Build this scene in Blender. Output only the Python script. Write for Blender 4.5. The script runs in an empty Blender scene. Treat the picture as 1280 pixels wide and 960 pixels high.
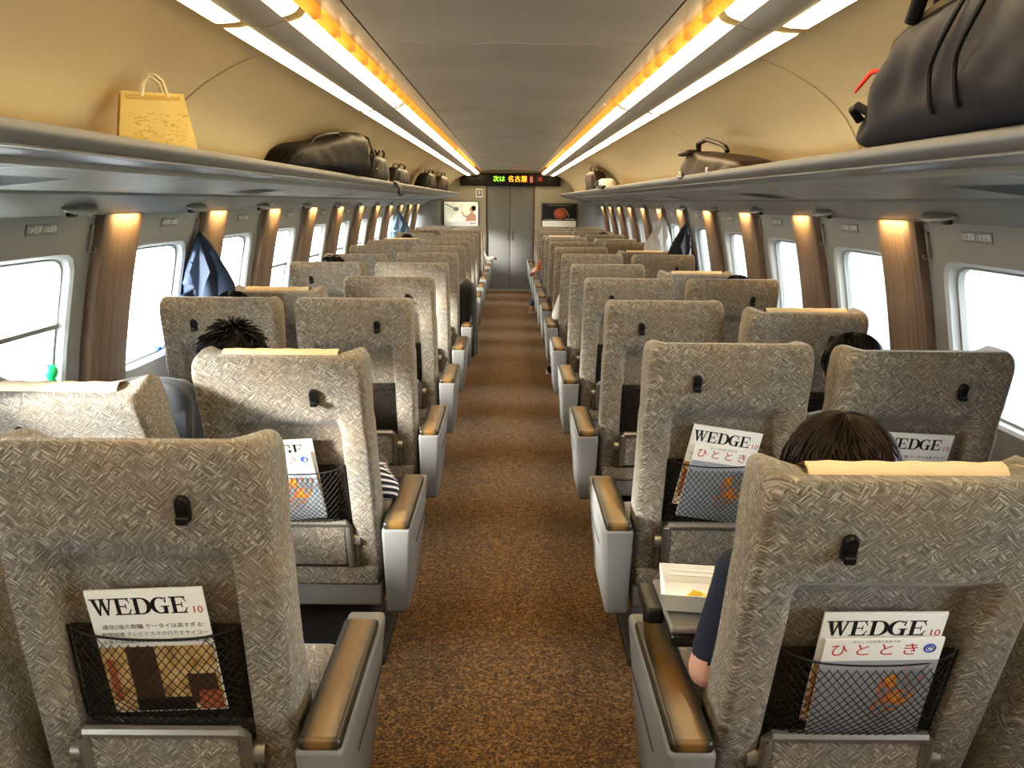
import bpy, math, random
from mathutils import Vector, Matrix, Euler, noise
R = math.radians
C = bpy.context.scene.collection
random.seed(7)
H = 1.556            # eye height
# ------------------------------------------------------------------ helpers
def lerp(a, b, t): return a + (b - a) * t
def smooth(a, b, x):
    t = max(0.0, min(1.0, (x - a) / (b - a))); return t * t * (3 - 2 * t)
def interp(tab, x):
    if x <= tab[0][0]: return tab[0][1]
    for (a, va), (b, vb) in zip(tab, tab[1:]):
        if x <= b: return lerp(va, vb, (x - a) / (b - a))
    return tab[-1][1]

class MB:
    def __init__(s): s.v = []; s.f = []; s.m = []
    def add(s, vs, fs, mi=0):
        o = len(s.v); s.v += [tuple(v) for v in vs]
        s.f += [tuple(i + o for i in f) for f in fs]; s.m += [mi] * len(fs); return s
    def box(s, x0, x1, y0, y1, z0, z1, mi=0, M=None):
        vs = [Vector((x, y, z)) for z in (z0, z1) for y in (y0, y1) for x in (x0, x1)]
        if M: vs = [M @ v for v in vs]
        return s.add(vs, [(0, 2, 3, 1), (4, 5, 7, 6), (0, 1, 5, 4), (2, 6, 7, 3), (0, 4, 6, 2), (1, 3, 7, 5)], mi)
    def rings(s, rs, mi=0, cap0=True, cap1=True, closed=True):
        n = len(rs[0]); vs = [p for r in rs for p in r]; fs = []
        for i in range(len(rs) - 1):
            for j in range(n if closed else n - 1):
                k = (j + 1) % n
                fs.append((i * n + j, i * n + k, (i + 1) * n + k, (i + 1) * n + j))
        if cap0: fs.append(tuple(reversed(range(n))))
        if cap1: fs.append(tuple((len(rs) - 1) * n + j for j in range(n)))
        return s.add(vs, fs, mi)
    def rbox(s, x0, x1, y0, y1, z0, z1, r=0.01, mi=0, M=None, taper=None, seg=3):
        # rounded box lofted in z; taper(zfrac)->(dx0,dx1,dy0,dy1)
        rs = []; q = [i / seg * math.pi / 2 for i in range(seg + 1)]
        zs = [(z0 + r * (1 - math.sin(a)), r * (1 - math.cos(a))) for a in reversed(q)]
        zs += [(z1 - r * (1 - math.sin(a)), r * (1 - math.cos(a))) for a in q]
        zs = [(z0 + r - r * math.cos(a), r - r * math.sin(a)) for a in q] + [(z1 - r + r * math.sin(a), r - r * math.cos(a)) for a in q]
        for z, ins in zs:
            t = (z - z0) / (z1 - z0); d = taper(t) if taper else (0, 0, 0, 0)
            a0, a1, b0, b1 = x0 + d[0] + ins, x1 + d[1] - ins, y0 + d[2] + ins, y1 + d[3] - ins
            rr = max(r - ins, 1e-4) * .999 + 1e-4; ring = []
            for cx, cy, st in ((a1 - rr, b1 - rr, 0), (a0 + rr, b1 - rr, 90), (a0 + rr, b0 + rr, 180), (a1 - rr, b0 + rr, 270)):
                for k in range(seg + 1):
                    a = R(st + 90 * k / seg); ring.append(Vector((cx + rr * math.cos(a), cy + rr * math.sin(a), z)))
            if M: ring = [M @ p for p in ring]
            rs.append(ring)
        return s.rings(rs, mi)
    def tube(s, pts, r, n=6, mi=0, closed=False, flat=1.0):
        pts = [Vector(p) for p in pts]; rs = []; up = Vector((0.12, 0.2, 1)).normalized()
        rr = r if isinstance(r, (list, tuple)) else [r] * len(pts)
        for i, p in enumerate(pts):
            a = pts[max(i - 1, 0)]; b = pts[min(i + 1, len(pts) - 1)]; t = (b - a)
            if t.length < 1e-9: t = Vector((0, 0, 1))
            t.normalize(); u = t.cross(up)
            if u.length < 1e-3: u = t.cross(Vector((1, 0, 0)))
            u.normalize(); w = u.cross(t)
            rs.append([p + (u * math.cos(2 * math.pi * k / n) * flat + w * math.sin(2 * math.pi * k / n)) * rr[i] for k in range(n)])
        return s.rings(rs, mi)
    def cyl(s, p0, p1, r, n=14, mi=0): return s.tube([p0, p1], r, n, mi)
    def grid(s, fn, nu, nv, mi=0, flip=False):
        vs = [fn(i / nu, j / nv) for j in range(nv + 1) for i in range(nu + 1)]; fs = []
        for j in range(nv):
            for i in range(nu):
                a = j * (nu + 1) + i; f = (a, a + 1, a + nu + 2, a + nu + 1)
                fs.append(tuple(reversed(f)) if flip else f)
        return s.add(vs, fs, mi)
    def poly(s, pts, mi=0): return s.add(pts, [tuple(range(len(pts)))], mi)
    def ell(s, c, rx, ry, rz, nu=16, nv=10, mi=0):
        c = Vector(c)
        return s.rings([[c + Vector((rx * math.sin(t) * math.cos(p), ry * math.sin(t) * math.sin(p), -rz * math.cos(t)))
            for p in [2 * math.pi * k / nu for k in range(nu)]] for t in [max(.02, min(math.pi - .02, math.pi * j / nv)) for j in range(nv + 1)]], mi)
    def capsule(s, p0, r0, p1, r1, n=12):
        p0 = Vector(p0); p1 = Vector(p1); t = (p1 - p0); L = t.length; t.normalize(); pts = []; rr = []
        for a in (85, 60, 30): pts.append(p0 - t * r0 * math.sin(R(a))); rr.append(r0 * math.cos(R(a)))
        pts += [p0, p1]; rr += [r0, r1]
        for a in (30, 60, 85): pts.append(p1 + t * r1 * math.sin(R(a))); rr.append(r1 * math.cos(R(a)))
        return s.tube(pts, rr, n)
    def mesh(s, name, mats, ang=38, flat=False):
        me = bpy.data.meshes.new(name); me.from_pydata(s.v, [], s.f); me.update()
        for m in (mats if isinstance(mats, (list, tuple)) else [mats]): me.materials.append(m)
        me.polygons.foreach_set('material_index', s.m)
        if not flat:
            me.shade_smooth(); me.set_sharp_from_angle(angle=R(ang))
        return me

def link(name, me, parent=None, loc=(0, 0, 0), rot=(0, 0, 0), M=None):
    o = bpy.data.objects.new(name, me); C.objects.link(o)
    if parent: o.parent = parent
    o.location = loc; o.rotation_euler = rot
    if M is not None: o.matrix_local = M
    return o
def obj(name, mb, mats, parent=None, loc=(0, 0, 0), rot=(0, 0, 0), ang=38): return link(name, mb.mesh(name, mats, ang), parent, loc, rot)
def thing(name, label, cat, loc=(0, 0, 0), rot=(0, 0, 0), group=None):
    o = link(name, None, None, loc, rot); o.empty_display_size = .1; return tag(o, label, cat, group)
def tag(o, label, cat, group=None):
    o['label'] = label; o['category'] = cat
    if group: o['group'] = group
    return o
def struct(o, label=None):
    o['kind'] = 'structure'
    if label: o['label'] = label
    return o
ORD = ['first', 'second', 'third', 'fourth', 'fifth', 'sixth', 'seventh', 'eighth', 'ninth', 'tenth', 'eleventh', 'twelfth', 'thirteenth', 'fourteenth', 'fifteenth', 'sixteenth']
SIDE = {-1: 'left', 1: 'right'}

# ------------------------------------------------------------------ materials
class NT:
    def __init__(s, name):
        s.m = bpy.data.materials.new(name); s.m.use_nodes = True; s.t = s.m.node_tree; s.t.nodes.clear()
        s.out = s.t.nodes.new('ShaderNodeOutputMaterial')
    def n(s, ty, props=None, **kw):
        nd = s.t.nodes.new(ty)
        for k, v in (props or {}).items(): setattr(nd, k, v)
        for k, v in kw.items():
            key = int(k[1:]) if k[0] == 'i' and k[1:].isdigit() else k.replace('_', ' ')
            s.set(nd.inputs[key], v)
        return nd
    def set(s, inp, v):
        if isinstance(v, bpy.types.NodeSocket): s.t.links.new(v, inp)
        elif isinstance(v, bpy.types.Node): s.t.links.new(v.outputs[0], inp)
        else:
            if inp.type == 'RGBA' and len(v) == 3: v = (*v, 1)
            inp.default_value = v
    def math(s, op, a, b=0.0, c=0.0):
        nd = s.t.nodes.new('ShaderNodeMath'); nd.operation = op
        for i, v in enumerate((a, b, c)): s.set(nd.inputs[i], v)
        return nd.outputs[0]
    def ramp(s, fac, stops):
        nd = s.t.nodes.new('ShaderNodeValToRGB'); s.set(nd.inputs[0], fac); e = nd.color_ramp.elements
        while len(e) < len(stops): e.new(.5)
        for x, (p, c) in zip(e, stops): x.position = p; x.color = (*c, 1)
        return nd.outputs[0]
    def mix(s, fac, a, b, mode='MIX'):
        nd = s.t.nodes.new('ShaderNodeMix'); nd.data_type = 'RGBA'; nd.blend_type = mode
        s.set(nd.inputs[0], fac); s.set(nd.inputs[6], a); s.set(nd.inputs[7], b); return nd.outputs[2]
    def fin(s, **kw):
        b = s.n('ShaderNodeBsdfPrincipled', **kw); s.t.links.new(b.outputs[0], s.out.inputs[0]); return s.m
    def surf(s, sh): s.t.links.new(sh.outputs[0] if isinstance(sh, bpy.types.Node) else sh, s.out.inputs[0]); return s.m
    def bump(s, h, st=.3, dist=.002): return s.n('ShaderNodeBump', Strength=st, Distance=dist, Height=h).outputs[0]

def plain(name, col, rough=.5, metal=0, var=.08, sc=14, bump=0, spec=.5, sheen=0):
    t = NT(name); tc = t.n('ShaderNodeTexCoord')
    nz = t.n('ShaderNodeTexNoise', Vector=tc.outputs['Object'], Scale=sc, Detail=3.0)
    c = t.mix(nz.outputs[0], tuple(x * (1 - var) for x in col), tuple(min(1, x * (1 + var)) for x in col))
    kw = dict(Base_Color=c, Roughness=rough, Metallic=metal, Specular_IOR_Level=spec, Sheen_Weight=sheen)
    if bump:
        n2 = t.n('ShaderNodeTexNoise', Vector=tc.outputs['Object'], Scale=sc * 30, Detail=2.0)
        kw['Normal'] = t.bump(n2.outputs[0], bump, .001)
    return t.fin(**kw)
def emis(name, col, st):
    t = NT(name); return t.surf(t.n('ShaderNodeEmission', Color=col, Strength=st))

def mk_fabric():
    t = NT('seat_fabric'); tc = t.n('ShaderNodeTexCoord'); sp = t.n('ShaderNodeSeparateXYZ', Vector=tc.outputs['Object'])
    u = t.math('ADD', sp.outputs[0], sp.outputs[1]); v = t.math('MULTIPLY_ADD', sp.outputs[1], .8, sp.outputs[2])
    a = t.math('ADD', u, v); b = t.math('SUBTRACT', u, v)
    def vec(ka, kb): return t.n('ShaderNodeCombineXYZ', X=t.math('MULTIPLY', a, ka), Y=t.math('MULTIPLY', b, kb)).outputs[0]
    nzA = t.n('ShaderNodeTexNoise', Vector=vec(20, 210), Scale=1.0, Detail=2.0, Roughness=.6)
    nzB = t.n('ShaderNodeTexNoise', Vector=vec(210, 20), Scale=1.0, Detail=2.0, Roughness=.6)
    wob = t.n('ShaderNodeTexNoise', Vector=tc.outputs['Object'], Scale=34.0, Detail=1.0)
    wv = t.n('ShaderNodeVectorMath', {'operation': 'SCALE'}, i0=wob.outputs['Color']); wv.inputs['Scale'].default_value = 1.9
    av = t.n('ShaderNodeVectorMath', {'operation': 'ADD'}, i0=vec(20, 20), i1=wv.outputs[0])
    ch = t.n('ShaderNodeTexChecker', Vector=av.outputs[0], Scale=1.0, Color1=(1, 1, 1), Color2=(0, 0, 0))
    vo = t.n('ShaderNodeTexVoronoi', Vector=av.outputs[0], Scale=.9)
    s = t.mix(ch.outputs['Fac'], nzA.outputs[0], nzB.outputs[0])
    col = t.ramp(s, [(.36, (.085, .078, .068)), (.48, (.19, .175, .15)), (.56, (.30, .275, .23)), (.68, (.66, .60, .50))])
    bw = t.n('ShaderNodeSeparateColor', Color=vo.outputs['Color'])
    col = t.mix(t.math('MULTIPLY', bw.outputs[0], .45), col, (.16, .155, .145))
    big = t.n('ShaderNodeTexNoise', Vector=tc.outputs['Object'], Scale=5.0, Detail=2.0)
    col = t.mix(t.ramp(big.outputs[0], [(.3, (0, 0, 0)), (.7, (.30, .30, .30))]), col, (.33, .20, .09), 'MIX')
    return t.fin(Base_Color=col, Roughness=.92, Specular_IOR_Level=.15, Sheen_Weight=.25, Sheen_Roughness=.5, Normal=t.bump(s, .22, .002))
def mk_carpet():
    t = NT('aisle_carpet'); tc = t.n('ShaderNodeTexCoord')
    v1 = t.n('ShaderNodeTexVoronoi', Vector=tc.outputs['Object'], Scale=190.0)
    v2 = t.n('ShaderNodeTexVoronoi', Vector=tc.outputs['Object'], Scale=90.0)
    s1 = t.n('ShaderNodeSeparateColor', Color=v1.outputs['Color']); s2 = t.n('ShaderNodeSeparateColor', Color=v2.outputs['Color'])
    m = t.math('ADD', t.math('MULTIPLY', s1.outputs[0], .65), t.math('MULTIPLY', s2.outputs[0], .35))
    col = t.ramp(m, [(.15, (.034, .019, .009)), (.42, (.10, .052, .018)), (.62, (.18, .098, .032)), (.9, (.32, .19, .075))])
    return t.fin(Base_Color=col, Roughness=.95, Specular_IOR_Level=.1, Sheen_Weight=.2, Normal=t.bump(s1.outputs[0], .4, .003))
def mk_wood():
    t = NT('pillar_veneer'); tc = t.n('ShaderNodeTexCoord')
    mp = t.n('ShaderNodeMapping', Vector=tc.outputs['Object'], Scale=(6, 160, 3))
    nz = t.n('ShaderNodeTexNoise', Vector=mp.outputs[0], Scale=1.0, Detail=4.0)
    col = t.ramp(nz.outputs[0], [(.3, (.12, .075, .048)), (.5, (.19, .125, .08)), (.72, (.28, .20, .14))])
    return t.fin(Base_Color=col, Roughness=.55)
def mk_ceiling():
    t = NT('ceiling_ribbed'); tc = t.n('ShaderNodeTexCoord'); sp = t.n('ShaderNodeSeparateXYZ', Vector=tc.outputs['Object'])
    w = t.math('SINE', t.math('MULTIPLY', sp.outputs[1], 2 * math.pi / .03))
    nz = t.n('ShaderNodeTexNoise', Vector=tc.outputs['Object'], Scale=2.0)
    f = t.math('MULTIPLY_ADD', w, .16, nz.outputs[0])
    col = t.ramp(f, [(.3, (.42, .40, .37)), (.7, (.54, .52, .48))])
    return t.fin(Base_Color=col, Roughness=.34, Specular_IOR_Level=.5, Normal=t.bump(w, .10, .002))
def mk_stripe():
    t = NT('striped_shirt'); tc = t.n('ShaderNodeTexCoord'); sp = t.n('ShaderNodeSeparateXYZ', Vector=tc.outputs['Object'])
    w = t.math('SINE', t.math('MULTIPLY', t.math('ADD', sp.outputs[2], t.math('MULTIPLY', sp.outputs[1], .6)), 2 * math.pi / .022))
    return t.fin(Base_Color=t.ramp(w, [(.25, (.03, .03, .035)), (.35, (.8, .8, .82))]), Roughness=.9)
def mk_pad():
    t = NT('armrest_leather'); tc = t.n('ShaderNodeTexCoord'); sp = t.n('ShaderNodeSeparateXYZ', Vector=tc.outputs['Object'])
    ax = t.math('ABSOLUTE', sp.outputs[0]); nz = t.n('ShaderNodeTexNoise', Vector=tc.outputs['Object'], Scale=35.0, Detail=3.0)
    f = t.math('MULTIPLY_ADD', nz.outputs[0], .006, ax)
    col = t.ramp(t.math('MULTIPLY', f, 20), [(.30, (.17, .095, .028)), (.48, (.11, .065, .024)), (.62, (.03, .025, .018))])  # brown centre and dark edges paint in the warm light reflected on the leather
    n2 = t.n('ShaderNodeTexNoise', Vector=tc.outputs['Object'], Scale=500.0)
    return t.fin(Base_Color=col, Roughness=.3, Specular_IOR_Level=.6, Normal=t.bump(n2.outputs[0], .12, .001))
def mk_woven(name, a, b):
    t = NT(name); tc = t.n('ShaderNodeTexCoord')
    ch = t.n('ShaderNodeTexChecker', Vector=tc.outputs['Object'], Scale=55.0, Color1=a, Color2=b)
    return t.fin(Base_Color=ch.outputs[0], Roughness=.55, Specular_IOR_Level=.25, Normal=t.bump(ch.outputs['Fac'], .5, .002))
def mk_glass():
    t = NT('window_glass'); tr = t.n('ShaderNodeBsdfTransparent', Color=(.93, .97, .97)); gl = t.n('ShaderNodeBsdfGlossy', Roughness=.02)
    fr = t.n('ShaderNodeFresnel', IOR=1.45); mx = t.n('ShaderNodeMixShader', Fac=t.math('MULTIPLY', fr.outputs[0], .8)); t.set(mx.inputs[1], tr); t.set(mx.inputs[2], gl)
    return t.surf(mx)
def mk_blind():
    t = NT('blind_fabric'); d = t.n('ShaderNodeBsdfDiffuse', Color=(.85, .84, .82)); tl = t.n('ShaderNodeBsdfTranslucent', Color=(.85, .85, .83))
    mx = t.n('ShaderNodeMixShader', Fac=.6); t.set(mx.inputs[1], d); t.set(mx.inputs[2], tl); return t.surf(mx)
def mk_netback():
    t = NT('net_lining'); tr = t.n('ShaderNodeBsdfTransparent'); d = t.n('ShaderNodeBsdfDiffuse', Color=(.045, .036, .028))
    tc = t.n('ShaderNodeTexCoord'); v = t.n('ShaderNodeTexVoronoi', Vector=tc.outputs['Object'], Scale=150.0)
    f = t.ramp(v.outputs['Distance'], [(.15, (.30, .30, .30)), (.4, (.85, .85, .85))])
    mx = t.n('ShaderNodeMixShader', Fac=f); t.set(mx.inputs[1], tr); t.set(mx.inputs[2], d); return t.surf(mx)

M = {
 'fabric': mk_fabric(), 'carpet': mk_carpet(), 'wood': mk_wood(), 'ceil': mk_ceiling(), 'stripe': mk_stripe(), 'glass': mk_glass(), 'blind': mk_blind(), 'netback': mk_netback(),
 'plastic': plain('grey_plastic', (.20, .195, .185), .42, var=.05, bump=.05), 'plastic_l': plain('light_grey_plastic', (.27, .265, .25), .4, var=.05),
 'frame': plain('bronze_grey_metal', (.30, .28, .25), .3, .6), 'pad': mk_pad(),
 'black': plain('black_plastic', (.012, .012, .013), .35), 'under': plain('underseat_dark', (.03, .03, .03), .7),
 'wall': plain('wall_panel_grey', (.27, .26, .24), .5, var=.04, bump=.06), 'reveal': plain('window_surround', (.52, .52, .51), .4, var=.03),
 'cream': plain('cream_cove', (.78, .62, .37), .45, var=.05, sc=3), 'creamd': plain('cove_seam', (.30, .21, .11), .6), 'rack': plain('rack_metal', (.22, .22, .22), .35, .35, var=.06, bump=.04),
 'rackd': plain('rack_dark', (.09, .09, .09), .5), 'band': plain('satin_band', (.62, .54, .44), .3, .15), 'cover': plain('light_cover_grey', (.60, .57, .51), .4, var=.04),
 'cavity': plain('light_cavity', (.85, .60, .24), .5), 'chrome': plain('chrome', (.55, .53, .5), .15, .95), 'linen': plain('antimacassar_cloth', (.80, .66, .45), .9, bump=.2),
 'net': plain('net_cord', (.012, .010, .009), .8), 'paper': plain('white_paper', (.82, .81, .77), .6, var=.03), 'ink': plain('black_ink', (.012, .012, .014), .6), 'red': plain('red_ink', (.5, .04, .03), .6),
 'door': plain('door_grey', (.15, .147, .138), .45, var=.04), 'endwall': plain('end_wall', (.30, .27, .21), .5, var=.05), 'dark': plain('dark_gap', (.02, .02, .02), .7),
 'skin': plain('skin', (.62, .36, .26), .55), 'hair': plain('black_hair', (.008, .006, .006), .5, spec=.25), 'hairb': plain('dark_brown_hair', (.016, .008, .005), .5, spec=.25),
 'navy': plain('navy_knit', (.016, .02, .038), .9, bump=.3), 'denim': plain('blue_denim', (.10, .20, .36), .9, bump=.4, var=.25, sc=60), 'whitec': plain('white_cloth', (.78, .78, .77), .9), 'blackc': plain('black_cloth', (.012, .012, .014), .9, sheen=.2),
 'greyc': plain('charcoal_cloth', (.028, .03, .035), .9, sheen=.3), 'orangec': plain('rust_cloth', (.42, .12, .05), .9), 'tan': plain('tan_suede', (.42, .30, .16), .8),
 'bagnavy': plain('navy_canvas', (.030, .029, .036), .85, var=.2, bump=.3), 'piping': plain('black_piping', (.006, .006, .007), .6), 'zip': plain('olive_zip_tape', (.09, .07, .035), .7), 'redcord': plain('red_cord', (.75, .05, .02), .6),
 'woven': mk_woven('woven_leather', (.022, .016, .012), (.006, .005, .005)), 'leather': plain('black_leather', (.010, .008, .007), .48, spec=.3), 'leatherb': plain('brown_leather', (.035, .017, .009), .45, var=.3, spec=.35), 'gold': plain('brass_trim', (.6, .42, .15), .25, .9),
 'kraft': plain('yellow_paper', (.78, .60, .22), .65, var=.1, sc=20), 'kraft2': plain('pale_print', (.66, .45, .13), .65), 'handle': plain('cream_handle', (.85, .74, .5), .7),
 'suit': plain('navy_suit', (.018, .030, .058), .75, var=.15, bump=.1), 'greycoat': plain('pale_grey_jacket', (.55, .54, .52), .9), 'bluejkt': plain('slate_blue_jacket', (.12, .17, .22), .9),
 'green': plain('green_plastic', (.02, .50, .16), .3), 'blue': plain('blue_plastic', (.03, .10, .45), .4),
 'orange_e': None,
}
lamp_up = emis('upper_glow', (1.0, .62, .24), 3.6)
lamp_white = emis('diffuser_glow', (1.0, .78, .46), 9.5)
# ------------------------------------------------------------------ camera
f_px = 1150.0
cam = bpy.data.cameras.new('camera'); cam.sensor_width = 36; cam.lens = f_px / 1280 * 36; cam.clip_start = .02
co = bpy.data.objects.new('camera', cam); C.objects.link(co)
pitch = math.atan(228 / f_px)
co.matrix_world = Matrix.Translation((0, 0, H)) @ Matrix.Rotation(R(-.20), 4, 'Z') @ Matrix.Rotation(math.pi / 2 - pitch, 4, 'X') @ Matrix.Rotation(R(.5), 4, 'Z')
bpy.context.scene.camera = co

# ------------------------------------------------------------------ shell
Y0, Y1 = -1.7, 16.6
WX = [(0, 1.60), (.3, 1.65), (.6, 1.665), (.8, 1.655), (1.0, 1.63), (1.2, 1.595), (1.35, 1.565), (1.5, 1.53), (1.6, 1.50)]
def wx(z): return interp(WX, z)
mb = MB(); mb.box(-1.7, 1.7, Y0, Y1 + .1, -.05, 0); struct(obj('floor', mb, M['carpet']), 'brown speckled carpet along the aisle')

def extr(prof, y0, y1, sgn, mb, mi=0, ny=1, close=False):
    ys = [lerp(y0, y1, i / ny) for i in range(ny + 1)]
    rs = [[Vector((sgn * x, y, z)) for x, z in prof] for y in ys]
    return mb.rings(rs, mi, cap0=close, cap1=close, closed=close)

# ceiling centre
mb = MB(); extr([(-.452, H + .52), (-.3, H + .533), (0, H + .54), (.3, H + .533), (.452, H + .52)], Y0, Y1, 1, mb)
for k in range(8):
    y = .9 + 2.32 * k; mb.box(-.45, .45, y - .002, y + .002, H + .515, H + .5165)
mb2 = MB()
mb.box(-1.75, 1.75, Y0, Y1 + .1, H + .62, H + .64, 1)
struct(obj('ceiling', mb, [M['ceil'], M['cover']]), 'grey ribbed centre ceiling panel')
COVE = [(.768, .452), (.80, .446), (.85, .428), (.90, .405), (.97, .364), (1.035, .313), (1.068, .278), (1.10, .228), (1.13, .173), (1.155, .12), (1.168, .093)]
for s in (-1, 1):
    mb = MB()
    extr([(.456, H + .519), (.49, H + .517), (.528, H + .521)], Y0, Y1, s, mb, 0)             # satin band
    extr([(.452, H + .52), (.452, H + .535), (.456, H + .535), (.456, H + .519)], Y0, Y1, s, mb, 2)
    extr([(.528, H + .521), (.531, H + .60), (.635, H + .60), (.64, H + .50)], Y0, Y1, s, mb, 1)  # cavity
    struct(obj('trim_%d' % (1 if s < 0 else 2), mb, [M['band'], M['cavity'], M['dark']]), 'satin ceiling band and light cavity on the %s' % SIDE[s])
    mb = MB(); extr([(x, H + h) for x, h in COVE], Y0, Y1, s, mb, 0, 1)
    for k in range(7):                                   # seams of the cove panels
        y = 3.05 - 2.32 + 2.32 * k
        extr([(x - .0015, H + h - .0015) for x, h in COVE], y - .003, y + .003, s, mb, 1)
    # little access flap
    struct(obj('ceiling_%s' % SIDE[s], mb, [M['cream'], M['creamd']]), 'cream curved ceiling cove above the %s luggage rack' % SIDE[s])
    # light fixtures
    seg = 2.32; k = 0; y = 2.55 - 2 * seg
    while y < Y1 - .1:
        ya, yb = y + .012, min(y + seg - .012, Y1 - .02)
        yc = (ya + yb) / 2
        t = thing('ceiling_light', '%s ceiling light fixture, section %s from the camera end' % (SIDE[s], ORD[k]), 'ceiling light', (0, 0, 0), group='ceiling light line on the %s' % SIDE[s])
        a = MB(); extr([(.548, H + .487), (.556, H + .476), (.57, H + .468), (.592, H + .462)], ya + .03, yb - .03, s, a); obj('inner_diffuser', a, lamp_white, t)
        a = MB(); extr([(.70, H + .450), (.72, H + .446), (.75, H + .4445), (.765, H + .445)], ya + .03, yb - .03, s, a); obj('outer_diffuser', a, lamp_white, t)
        a = MB(); extr([(.592, H + .462), (.62, H + .449), (.65, H + .4445), (.68, H + .446), (.70, H + .450), (.70, H + .47), (.592, H + .48)], ya - .006, yb + .006, s, a, 0, 1, True)
        extr([(.765, H + .445), (.767, H + .47), (.70, H + .49), (.60, H + .495), (.548, H + .487)], ya, yb, s, a, 0)
        obj('housing_cover', a, M['cover'], t)
        a = MB(); extr([(.565, H + .4965), (.62, H + .4965)], ya + .03, yb - .03, s, a); obj('upper_diffuser', a, lamp_up, t)
        for yy in ((ya - .012, ya + .03), (yb - .03, yb + .012)):
            a = MB(); extr([(.700, H + .452), (.72, H + .448), (.75, H + .4465), (.766, H + .447)], yy[0], yy[1], s, a); obj('end_cap', a, M['cavity'], t)
            a = MB(); extr([(.548, H + .489), (.556, H + .478), (.57, H + .470), (.592, H + .464)], yy[0], yy[1], s, a); obj('end_cap', a, M['cavity'], t)
        if k < 5:
            for j in range(8):
                yy = lerp(ya, yb, (j + .5) / 8); a = MB(); a.box(*sorted((s * .53, s * .60)), yy - .004, yy + .004, H + .49, H + .56); obj('support_rib', a, M['cavity'], t)
        y += seg; k += 1

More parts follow.
